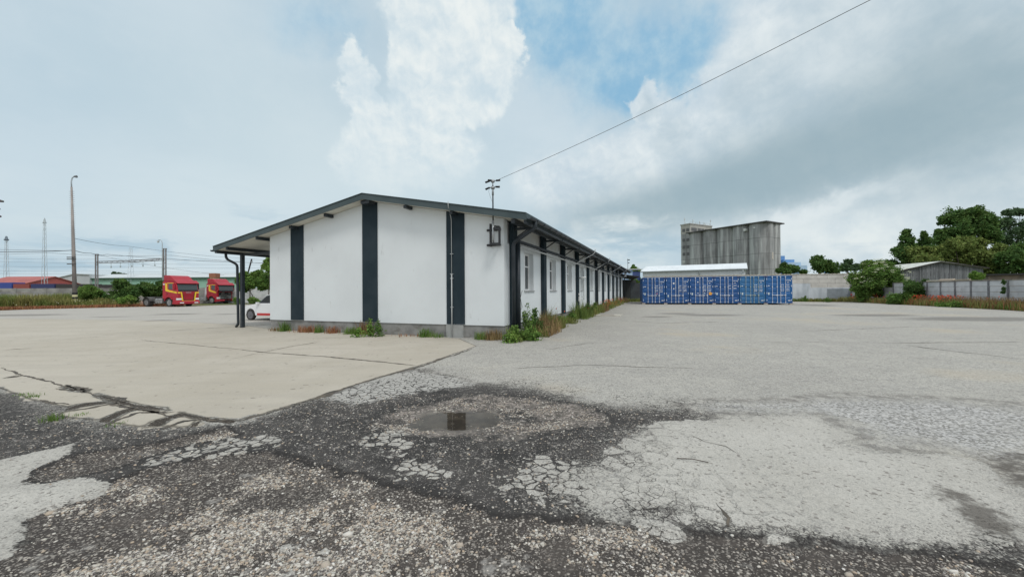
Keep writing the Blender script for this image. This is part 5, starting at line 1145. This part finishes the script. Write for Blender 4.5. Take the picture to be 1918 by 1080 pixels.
def pxb(lst, Y, base):
    o = []
    for t in lst:
        px, py, rx = t[:3]; ry = t[3] if len(t) > 3 else rx; k = Y / F
        m_ = int(math.ceil(rx / ry * .8)) if rx > ry * 1.4 else 1
        if m_ > 1:
            for j in range(m_):
                u = (j + .5) / m_ * 2 - 1; c = atY(px + u * (rx - ry * .6), py + random.uniform(-.45, .35) * ry, Y) - base; r1_ = ry * random.uniform(1.0, 1.4)
                o.append(((c.x, c.y + random.uniform(-1, 1) * rx * k * .6, c.z), (r1_ * k * 1.1, r1_ * k * 1.1, r1_ * k)))
            continue
        c = atY(px, py, Y) - base
        o.append(((c.x, c.y + random.uniform(-1, 1) * rx * k * .5, c.z), (rx * k, rx * k * .9, ry * k)))
    return o
def tree(name, pxbase, Y, lst, mt, lab, cat, dens=60, leaf=.16, tr=.18, group=None, sub=13, limbs=True, pyb=None, z0=0.0):
    b_ = atY(pxbase, 560, Y); b_.z = z0; t = empty(name, b_, 0, lab, cat, group); bl = pxb(lst, Y, b_)
    V, Q = crown(bl, dens * .72, leaf, sub); npmesh('crown', V, Q, mt, t)
    if limbs:
        mb = MB(); top = max(bl, key=lambda q: q[0][2])[0]; zt = top[2] * .85
        trunk = [Vector((0, 0, -.1)), Vector((top[0] * .25, top[1] * .2, zt * .35)), Vector((top[0] * .7, top[1] * .6, zt * .7)), Vector((top[0], top[1], zt))]
        mb.tube(trunk, [tr, tr * .8, tr * .5, tr * .15], 8)
        for (c, r) in bl: 
            s0 = trunk[1].lerp(trunk[2], random.random()); e_ = Vector(c); mb.tube([s0, s0.lerp(e_, .5) + Vector((0, 0, .1)), e_], [tr * .35, tr * .22, tr * .06], 6)
        mb.build('trunk', bark, t)
    return t
random.seed(11)
tree('poplar_tree', 1697, 66, [(1697, 436, 7, 8), (1697, 449, 13, 11), (1695, 464, 19, 12), (1697, 480, 24, 13), (1692, 497, 26, 13)], lf_dark, 'narrow conical dark green tree behind the left end of the grey shed', 'tree', 90, .19, group='trees behind the grey shed')
tree('poplar_tree', 1735, 68, [(1731, 441, 6, 8), (1735, 452, 12, 10), (1737, 466, 16, 12), (1733, 482, 18, 13)], lf_dark, 'smaller pointed tree between the conical tree and the tallest tree', 'tree', 85, .19, group='trees behind the grey shed')
tree('broadleaf_tree', 1808, 72, [(1808, 400, 24, 13), (1786, 412, 22, 12), (1830, 418, 24, 15), (1800, 428, 38, 16), (1838, 440, 26, 14), (1770, 440, 13, 9), (1763, 452, 12, 8), (1812, 452, 42, 17)], lf_dark, 'tallest dark green tree above the grey shed', 'tree', 95, .24, .3, group='trees behind the grey shed')
tree('broadleaf_tree', 1893, 76, [(1888, 399, 10, 8), (1910, 398, 13, 10), (1868, 418, 18, 13), (1893, 420, 18, 12), (1918, 425, 22, 15), (1880, 442, 22, 13), (1908, 455, 30, 16), (1945, 440, 30, 30)], lf_blue, 'loose bluish green tree with sky showing through at the right edge', 'tree', 50, .22, .28, group='trees behind the grey shed')
tree('spreading_tree', 1800, 62, [(1722, 490, 20, 12), (1745, 476, 26, 12), (1780, 464, 30, 12), (1818, 462, 34, 13), (1856, 470, 32, 13), (1775, 486, 34, 14), (1825, 484, 36, 14), (1872, 492, 30, 15), (1845, 508, 30, 13)], lf_olive, 'broad olive green spreading tree filling the space over the grey shed roof', 'tree', 100, .23, .3, group='trees behind the grey shed')
tree('broadleaf_tree', 1912, 58, [(1900, 482, 24, 16), (1925, 470, 22, 18), (1912, 502, 26, 12), (1940, 500, 30, 20)], lf_dark, 'dark rounded tree low at the right edge above the brown shed', 'tree', 90, .2, .2, group='trees behind the grey shed')
eb = tree('elder_tree', 1642, 44.5, [(1642, 510, 30, 15), (1618, 522, 20, 14), (1664, 516, 24, 15), (1682, 524, 12, 12), (1640, 530, 40, 15), (1612, 538, 15, 12), (1630, 496, 12, 7), (1658, 499, 14, 7), (1622, 550, 14, 9), (1678, 542, 13, 14), (1645, 545, 20, 9)], lf_mid, 'elder tree with white flower heads growing against the panel wall', 'tree', 150, .11, .10)
bl = pxb([(1640, 512, 27, 14), (1618, 524, 21, 13), (1662, 518, 23, 14), (1680, 524, 15, 12), (1640, 530, 34, 14), (1632, 495, 15, 7)], 44.5, atY(1642, 560, 44.5) * 1)
fl_ = []; base_ = Vector((eb.location.x, eb.location.y, 0))
for (c, r) in pxb([(1640, 512, 27, 14), (1618, 524, 21, 13), (1662, 518, 23, 14), (1680, 524, 15, 12), (1640, 530, 34, 14), (1632, 495, 15, 7)], 44.5, base_):
    for k in range(9):
        d = Vector((random.uniform(-1, 1), random.uniform(-1, -.1), random.uniform(-.3, 1))).normalized(); q = Vector((c[0] + d.x * r[0], c[1] + d.y * r[1], c[2] + d.z * r[2])); fl_.append(q + Vector(RNG.normal(size=3) * .03)) 
P_ = np.array([np.array(q) + RNG.normal(size=3) * np.array([.10, .10, .025]) for q in fl_ for _ in range(22)])
V, Q = quads(P_, np.full(len(P_), .035), 1.0); npmesh('flower_heads', V, Q, petal, eb)
tree('bush', 1700, 38.6, [(1692, 562, 20, 9), (1708, 556, 22, 10), (1730, 563, 16, 9)], lf_mid, 'leafy green bush at the foot of the panel wall beside the elder tree', 'bush', 110, .10, .03, limbs=True)
tree('ivy_patch', 1722, 38.6, [(1702, 538, 14, 7), (1722, 536, 18, 8), (1737, 545, 7, 12), (1722, 550, 16, 9)], lf_dark, 'dark ivy climbing over the panel wall right of the elder tree', 'ivy', 130, .08, .02, limbs=True)
tree('bush', 1830, 33.6, [(1826, 514, 8, 6), (1840, 516, 8, 6), (1833, 522, 10, 5)], lf_lime, 'small bright green bush on top of the panel wall under the shed gable', 'bush', 90, .06, .015)
tree('ivy_patch', 1881, 29.6, [(1881, 528, 3, 5), (1881, 541, 3, 5), (1878, 547, 4, 3)], lf_dark, 'thin ivy tuft on a post of the panel wall near the right edge', 'ivy', 30, .05, .01, limbs=False)
for (bx, Y, lst, mt, lab) in ((1482, 130, [(1472, 499, 9, 6), (1484, 504, 16, 6), (1464, 508, 12, 5), (1503, 510, 8, 4)], lf_dark, 'dark rounded tree between the silo and the blue factory'),
                              (1541, 140, [(1538, 488, 12, 7), (1530, 498, 18, 9), (1550, 497, 18, 10), (1560, 506, 10, 7)], lf_dark, 'medium dark tree standing over the block wall'),
                              (1589, 150, [(1588, 492, 8, 5), (1580, 500, 9, 6), (1597, 501, 11, 6)], lf_blue, 'small loose tree over the block wall, left of the elder tree')):
    tree('broadleaf_tree', bx, Y, lst, mt, lab, 'tree', 70, .38, .35, group='far trees over the block wall')
tree('poplar_tree', 1187, 72, [(1186, 501, 6, 6), (1192, 508, 8, 8), (1182, 512, 9, 8), (1188, 524, 12, 9)], lf_mid, 'small tree behind the dark shelter at the end of the white building', 'tree', 90, .2, .12)
tree('bush', 1194, 63, [(1190, 532, 12, 8), (1200, 540, 8, 9)], lf_mid, 'green bush over the dark shelter roof beside the first container', 'bush', 90, .13, .04)
# left side bushes
bx = 'bushes along the left boundary wall'
tree('bush', 166, 50, [(166, 545, 12, 7), (158, 553, 14, 9), (176, 554, 14, 9), (166, 560, 20, 7)], lf_mid, 'low rounded bush just right of the tall utility pole', 'bush', 110, .12, .04, bx)
tree('bush', 235, 50, [(232, 532, 13, 7), (218, 545, 14, 10), (238, 545, 18, 11), (252, 548, 12, 10), (212, 558, 14, 8), (240, 560, 18, 8)], lf_dark, 'largest dark bush before the boundary wall, centre of the left yard', 'bush', 130, .13, .06, bx)
tree('bush', 284, 52, [(276, 537, 10, 7), (292, 540, 13, 8), (280, 550, 16, 10), (270, 545, 8, 8), (303, 531, 8, 6), (312, 535, 9, 8)], lf_dark, 'dark bush immediately left of the first red truck', 'bush', 120, .13, .05, bx)
tree('bush', 250, 47, [(236, 562, 12, 5), (246, 558, 8, 6)], lf_lime, 'small pale green bush in front of the largest dark bush', 'bush', 80, .09, .02, bx)
tree('elder_bush', 478, 58, [(450, 524, 10, 8), (465, 518, 16, 8), (485, 517, 18, 8), (500, 524, 14, 10), (470, 531, 22, 9), (495, 536, 14, 8), (455, 540, 10, 8)], lf_mid, 'large green bush hanging over the white wall behind the canopy post', 'bush', 120, .14, .06)
tree('broadleaf_tree', 502, 56, [(500, 490, 8, 7), (508, 483, 8, 6), (496, 500, 7, 6), (506, 503, 9, 8)], lf_lime, 'light green tree showing under the canopy beside the building corner', 'tree', 80, .13, .08)
tree('bush', 446, 50, [(444, 562, 7, 8)], lf_mid, 'small green shrub beside the canopy downpipe, in front of the second truck', 'bush', 90, .08, .02)
tree('bush', 475, 52, [(473, 562, 8, 7), (480, 566, 8, 4)], lf_mid, 'small weedy shrub against the white wall near the parked car', 'bush', 90, .08, .02)
for (bx_, Y, lst, lab) in ((85, 260, [(70, 530, 10, 5), (85, 528, 14, 6), (100, 530, 10, 5)], 'low dark tree clump between the red roof and the pole, far off'), (222, 300, [(215, 513, 7, 2.5), (230, 514, 7, 2.5)], 'distant tree tops showing over the green hall roof')):
    tree('far_tree_clump', bx_, Y, lst, lf_blue, lab, 'trees', 60, .6, .3)
# ------------------------------------------------------------------ grasses and weeds
def blades(P, hmin, hmax, w, lean=.35, zoff=None):
    n = len(P); h = RNG.uniform(hmin, hmax, n) if not hasattr(hmin, '__len__') else hmin * RNG.uniform(.5, 1.15, n); az_ = RNG.uniform(0, 6.28, n); L = RNG.uniform(.05, lean, n) * h
    d = np.stack([np.cos(az_), np.sin(az_)], -1); sz = np.stack([-d[:, 1], d[:, 0]], -1); w_ = w * RNG.uniform(.6, 1.3, n)[:, None]
    z = zoff if zoff is not None else gz(P[:, 0], P[:, 1])
    def lv(t, l, wd): p = P + d * (L * l)[:, None]; zz = z + h * t; a = p - sz * w_ * wd; b_ = p + sz * w_ * wd; return np.column_stack([a, zz]), np.column_stack([b_, zz])
    a0, b0 = lv(0, 0, 1); a1, b1 = lv(.55, .35, .8); a2, b2 = lv(.95, 1, .12)
    V = np.stack([a0, b0, b1, a1, b2, a2], 1).reshape(-1, 3); i = np.arange(n)[:, None] * 6
    return V, np.concatenate([i + np.array([[0, 1, 2, 3]]), i + np.array([[3, 2, 4, 5]])])
def b2w(a, b_): return np.stack([RW.x - a * math.cos(YAW) + b_ * math.sin(YAW), RW.y + a * math.sin(YAW) + b_ * math.cos(YAW)], -1)
def stuff(name, V, Q, mt, lab, cat): return tag(npmesh(name, V, Q, mt), lab, cat, None, 'stuff')
# meadow on the left
def leftpts(n, lo, hi, pmin=-80, pmax=340):
    px = RNG.uniform(pmin, pmax, n); t = lo + (hi - lo) * RNG.random(n); r = np.array([gnd(p, 581.5 - (p / 345) * 8 - 1.0 if p < 345 else 573) for p in px])
    k = (px + 80) / 600; wy = np.array([w for w in r[:, 1]]); Yw = 46.5 + 12 * np.clip(px / 345, -.3, 1)
    Yb = wy + (Yw - wy).clip(1, 30) * t; X = r[:, 0] / r[:, 1] * Yb; return np.stack([X, Yb], -1), px
P1, px = leftpts(26000, .15, 1.0); n_ = fbm(P1[:, 0], P1[:, 1], .35, 3, 2); keep = (px < 320 - 120 * n_) & (n_ > .28); P1 = P1[keep]; px_ = px[keep]
hh_ = (.55 + 1.1 * smst(n_[keep], .3, .65)) * (1 - .55 * smst(px_, 120, 260))
V, Q = blades(P1, hh_, None, .035, .5, np.zeros(len(P1))); stuff('meadow_grass', V, Q, gr_mix, 'tall green and straw coloured meadow grass before the boundary wall', 'grass')
P1, px = leftpts(9000, .0, .22, -80, 345); V, Q = blades(P1, .12, .42, .03, .7, np.zeros(len(P1))); stuff('dry_grass', V, Q, gr_red, 'short rusty dry grass along the edge of the yard', 'grass')
P1, px = leftpts(2600, .1, .6, -80, 320); V, Q = quads(np.column_stack([P1, RNG.uniform(.2, .9, len(P1))]), np.full(len(P1), .05), .9); stuff('white_wildflowers', V[:2400], Q[:600], petal, 'pale wildflowers dotted through the tall grass', 'flowers')
# heap of red earth by the trucks
hp = []; cgd = gnd(262, 571.5); 
nx_, ny_ = 44, 20; U = np.linspace(-1, 1, nx_); Vv = np.linspace(-1, 1, ny_); UU, VV = np.meshgrid(U, Vv); hx = UU.ravel() * 5.5; hy = VV.ravel() * 1.9; r2_ = np.clip(1 - UU.ravel() ** 2 - VV.ravel() ** 2, 0, 1)
hz_ = r2_ * (.45 + .55 * fbm(hx + 40, hy, .9, 4, 8)) - .03; a = (np.arange(ny_ - 1)[:, None] * nx_ + np.arange(nx_ - 1)).ravel(); q = np.stack([a, a + 1, a + nx_ + 1, a + nx_], -1)
o = npmesh('soil_heap', np.stack([hx, hy, hz_], -1), q, soil, smooth=True); o.location = (cgd[0], cgd[1] + 3.0, 0); tag(o, 'low heap of reddish earth beside the first truck', 'soil')
o = empty('sand_bag', (*gnd(268, 567), .0), .3, 'pale yellow bulk bag standing by the dark bush left of the truck', 'bag'); MB().box(-.9, .9, -.4, .4, 0, 1.15).build('bag_body', mat('pale_bag', (.55, .50, .30), .9, (.35, .30, .2), 3), o, .15)
# strip of weeds down the long side of the building
n = 15000; b_ = RNG.uniform(-.7, 40, n); b_ = np.where(RNG.random(n) < .45, RNG.uniform(-.7, 9, n), b_); a = -(.05 + .95 * RNG.random(n) ** 1.2) - .25 * (b_ < 3); P1 = b2w(a, b_)
n_ = fbm(b_, a, .7, 3, 4); n3_ = fbm(b_, a * 0 + 3, 1.1, 3, 44); keep = (n_ > .40 - .08 * (b_ > 10)) & (n3_ > .36); hh_ = (.12 + .85 * smst(n_ * .5 + n3_ * .5, .36, .66)) * (1.15 - .5 * np.clip(-a - .5, 0, 1))
sel = keep & (fbm(b_, a * 0, .45, 2, 14) < .52); V, Q = blades(P1[sel], hh_[sel], None, .009, .8); stuff('green_grass', V, Q, gr_mix, 'green grass tufts along the foot of the long side wall', 'grass')
sel = keep & ~(fbm(b_, a * 0, .45, 2, 14) < .52) & (RNG.random(n) < np.where(b_ < 7, .25, .8)); V, Q = blades(P1[sel], hh_[sel] * .85, None, .012, .7); stuff('dry_grass', V, Q, gr_dry, 'straw coloured and rusty grass along the long side wall', 'grass')
# tufts on the gable side
def tuft(cx, cy, px_w, n, h, mt, name, lab, lean=.6, w=.009, dep=.12):
    c = list(gnd(cx, cy)); k = c[1] / F * px_w
    if cy < 700: d_ = ray(cx, cy); tt = (-.14 - dep * .6 + RW.x * math.sin(YAW) + RW.y * math.cos(YAW)) / (d_[0] * math.sin(YAW) + d_[1] * math.cos(YAW)); c = [d_[0] * tt, d_[1] * tt]
    P = np.stack([RNG.normal(c[0], k * .5, n), RNG.normal(c[1], dep, n)], -1); V, Q = blades(P, h * .35, h * 1.15, w, lean); o = npmesh(name, V, Q, mt); o['label'] = lab; o['category'] = 'grass'; return o
for (cx, cy, pw_, n, h, mt, lab) in ((533, 614, 9, 160, .42, gr_green, 'green grass tuft at the left foot of the gable wall'), (520, 616, 16, 90, .18, gr_dry, 'flat dry grass at the left corner of the gable wall'), (578, 616, 22, 260, .30, gr_red, 'rusty dry weeds under the left dark band of the gable'),
    (598, 617, 7, 90, .36, gr_green, 'small green tuft among rusty weeds left of the gable centre'), (622, 618, 12, 140, .30, gr_red, 'rusty weed patch right of the small green tuft'), (660, 627, 16, 220, .30, gr_green, 'yellow green weed tuft spilling onto the apron below the central dark band'),
    (683, 624, 14, 200, .52, gr_dry, 'straw coloured weed below the central dark band'), (797, 627, 12, 160, .32, gr_green, 'dark green tuft under the right white bay of the gable'), (822, 629, 12, 50, .2, gr_green, 'thin green tuft left of the conduit pier'), (902, 640, 12, 240, .26, gr_green, 'green tuft at the corner of the apron, right of the conduit'),
    (925, 640, 18, 260, .36, gr_dry, 'bundle of dead straw stems at the right gable corner'), (770, 624, 30, 60, .12, gr_red, 'low rusty weeds along the plinth of the right white bay')):
    tuft(cx, cy, pw_, n, h, mt, 'grass_tuft', lab)['group'] = 'tufts along the gable foot'
for (cx, cy, n, h, lab) in ((60, 744, 90, .05, 'small green tuft at the broken slab edge, far left'), (38, 741, 60, .04, 'tiny green tuft beside the one at the far left slab edge'), (100, 786, 130, .09, 'bright green tuft in the dark asphalt at the left'), (215, 795, 50, .04, 'small tuft beside the middle broken slab piece'), (150, 778, 50, .03, 'flat tuft below the first broken slab piece')):
    tuft(cx, cy, 16, n, h, gr_green, 'edge_tuft', lab, .9, .003, .05)['group'] = 'tufts at the broken slab edge'
# leafy weeds
def weed(px, py, h, r, n, mt, lab, leaf=.03, stems=7, flower=None, group='leafy weeds by the building'):
    c = gnd(px, py); t = empty('leafy_weed', (*c, 0), 0, lab, 'weed', group); mb = MB(); Ps = []
    for k in range(stems):
        a = random.uniform(0, 6.28); rr = r * random.random(); hh2 = h * random.uniform(.55, 1) * (1 - .35 * rr / r); q = [Vector((.3 * rr * math.cos(a), .3 * rr * math.sin(a), 0)), Vector((.7 * rr * math.cos(a), .7 * rr * math.sin(a), hh2 * .5)), Vector((rr * math.cos(a), rr * math.sin(a), hh2))]
        mb.tube(q, .006, 4, .002)
        for _ in range(n // stems): u = random.random() ** .8; p = q[0].lerp(q[1], u * 2) if u < .5 else q[1].lerp(q[2], u * 2 - 1); s = .10 * (1.1 - u) + .02; Ps.append([p.x + random.gauss(0, s), p.y + random.gauss(0, s), max(.02, p.z + random.gauss(0, .02))])
    mb.build('stems', mt, t); V, Q = quads(np.array(Ps), RNG.uniform(leaf * .6, leaf * 1.4, len(Ps)), .5); npmesh('leaves', V, Q, mt, t)
    if flower:
        Pf = np.array([p for p in Ps if p[2] > h * .45][:40]); V, Q = quads(Pf + RNG.normal(size=Pf.shape) * .02, np.full(len(Pf), .03), .9); npmesh('flowers', V, Q, flower, t)
for (px, py, h, r, n, mt, lab, st) in ((987, 630, 1.35, .24, 520, lf_mid, 'tallest leafy weed in front of the first window bay', 9), (1002, 626, 1.2, .15, 420, lf_dark, 'dark upright weed right of the tallest weed', 5), (968, 638, .55, .30, 520, lf_mid, 'bushy green weed at the foot of the corner downpipes', 14),
    (992, 637, .5, .35, 600, lf_mid, 'dense low leafy weed in front of the tallest weed', 16), (1012, 626, .6, .34, 420, lf_dark, 'leafy weed at the second dark pilaster', 10), (955, 641, .42, .26, 380, lf_lime, 'pale low weed left of the corner downpipes', 10), (1030, 618, .55, .3, 380, lf_mid, 'bushy weed between the second pilaster and the second window', 10), (1072, 600, .5, .3, 300, lf_mid, 'leafy weed below the third window', 9), (1085, 596, .6, .3, 300, lf_dark, 'dark leafy weed at the fourth pilaster', 9), (1125, 584, .6, .4, 300, lf_lime, 'yellowish weed past the half way point of the side wall', 9), (1155, 572, .6, .5, 300, lf_mid, 'leafy weed near the far end of the side wall', 9), (1052, 606, .5, .22, 240, lf_lime, 'pale weed before the second window', 8), (1100, 592, .85, .42, 600, lf_dark, 'dark bushy weed half way along the side wall', 12), (1113, 588, .8, .38, 480, lf_mid, 'bushy weed just beyond the dark one half way along the wall', 10),
    (1141, 577, .45, .5, 300, lf_dark, 'dark low weed near the far orange poppies', 9), (693, 630, .72, .10, 260, lf_mid, 'tall thin weed right beside the central dark band of the gable', 6), (709, 630, .66, .11, 220, lf_dark, 'dark weed at the right edge of the central dark band', 6), (670, 631, .35, .15, 160, lf_lime, 'pale weed at the left of the central dark band', 6)):
    weed(px, py, h, r, int(n * 1.5), mt, lab, .042 if py > 600 else .06, st)
def flowers(n, pts_, hlo, hhi, s, lab): P = np.column_stack([pts_, RNG.uniform(hlo, hhi, len(pts_))]); V, Q = quads(P, np.full(len(P), s), .9); return stuff('poppies', V, Q, poppy, lab, 'flowers')
b_ = np.concatenate([RNG.normal(22.5, 1.2, 70), RNG.normal(31, 1.2, 60), RNG.uniform(2, 30, 14)]); flowers(0, b2w(-RNG.uniform(.3, .9, len(b_)), b_), .35, .85, .045, 'orange and red poppies in the weed strip along the building')
# foot of the panel wall
PWa = np.array(PW0[:]); PDa = np.array(PD[:]); PN = np.array([PD.y, -PD.x]) * 1.0
if PN @ (-PWa) < 0: PN = -PN
def wallpts(n, t0, t1, d0=.15, d1=1.9): t = RNG.uniform(t0, t1, n); d = RNG.uniform(d0, d1, n); return PWa + PDa * t[:, None] + PN * d[:, None]
V, Q = blades(wallpts(7000, .5, 26), .15, .75, .022, .6); stuff('wall_grass', V, Q, gr_mix, 'mixed green grass at the foot of the panel wall', 'grass')
V, Q = blades(wallpts(6500, 14, 36, .1, 1.5), .3, 1.05, .016, .5); stuff('dry_grass', V, Q, gr_dry, 'tall dry straw coloured grass at the near end of the panel wall', 'grass')
V, Q = blades(wallpts(4500, 8, 36, .1, 1.9), .2, .7, .016, .5); stuff('rust_weeds', V, Q, gr_red, 'rust coloured weeds along the panel wall', 'grass')
P1 = np.concatenate([wallpts(420, 3.0, 7.0, .3, 1.6), wallpts(330, 12.2, 14.2, .3, 1.5), wallpts(360, 15.6, 18.4, .3, 1.5), wallpts(70, 9.5, 27, .3, 1.5)]); flowers(0, P1[RNG.random(len(P1)) < .7], .15, .95, .07, 'orange red poppies in drifts along the foot of the panel wall')
Pb = np.stack([RNG.uniform(30, 42.5, 2600), np.zeros(2600)], -1); Pb[:, 1] = 50.6 + (43.3 - Pb[:, 0]) * .188 - RNG.uniform(.2, 1.6, 2600); V, Q = blades(Pb, .1, .5, .03, .7); stuff('block_wall_grass', V, Q, gr_mix, 'low grass along the foot of the pale block wall', 'grass')
Pb = np.array([gnd(p, 567) for p in RNG.uniform(1172, 1203, 500)]) + RNG.normal(size=(500, 2)) * .5; V, Q = blades(Pb, .15, .5, .03, .8); stuff('shelter_grass', V, Q, gr_mix, 'weeds before the dark shelter at the end of the building', 'grass')
for (px, py, h, r, lab) in ((1790, 576, .75, .7, 'green weedy clump between the poppy drifts'), (1765, 575, .6, .5, 'green clump at the left poppy drift before the wall'), (1550, 566, .7, .5, 'upright green weed at the foot of the block wall'), (1508, 565, .9, .3, 'thin tall weed near the right container')):
    weed(px, py, h, r, 420, lf_mid, lab, .07, 12, group='weeds along the right hand walls')
# manhole slab and litter
c = gnd(1138, 590.5); o = empty('manhole_slab', (*c, 0), YAW * -1, 'pale rectangular manhole slab lying on the asphalt beside the building', 'manhole'); MB().box(-.85, .85, -.7, .7, -.02, .05).build('slab', mat('pale_slab', (.50, .48, .42), .9, (.42, .40, .35), 2), o, .01); MB().box(-.4, .4, -.3, .3, .05, .062).build('lid', mat('lid_rust', (.25, .22, .19), .8), o)
tw = [Vector((*gnd(1268, 860), .012)), Vector((*gnd(1298, 863), .02)), Vector((*gnd(1327, 868), .012))]; tag(MB().tube(tw, .004, 5).build('twig', bark), 'dark straight twig lying on the pale patch', 'twig')
# turf and fields fading off, and a far belt of trees on the horizon
Pn = []
for k in range(260): 
    a = RNG.uniform(-1.0, 1.0); d = RNG.uniform(420, 620); Pn.append(((d * math.tan(a) if abs(a) < 1.2 else 0, d, RNG.uniform(2, 6)), (RNG.uniform(10, 22), 8, RNG.uniform(4, 7))))
V, Q = crown(Pn, 22, 1.7, 4, .5); stuff('far_wood', V, Q, lf_blue, 'far belt of trees along the horizon', 'wood')
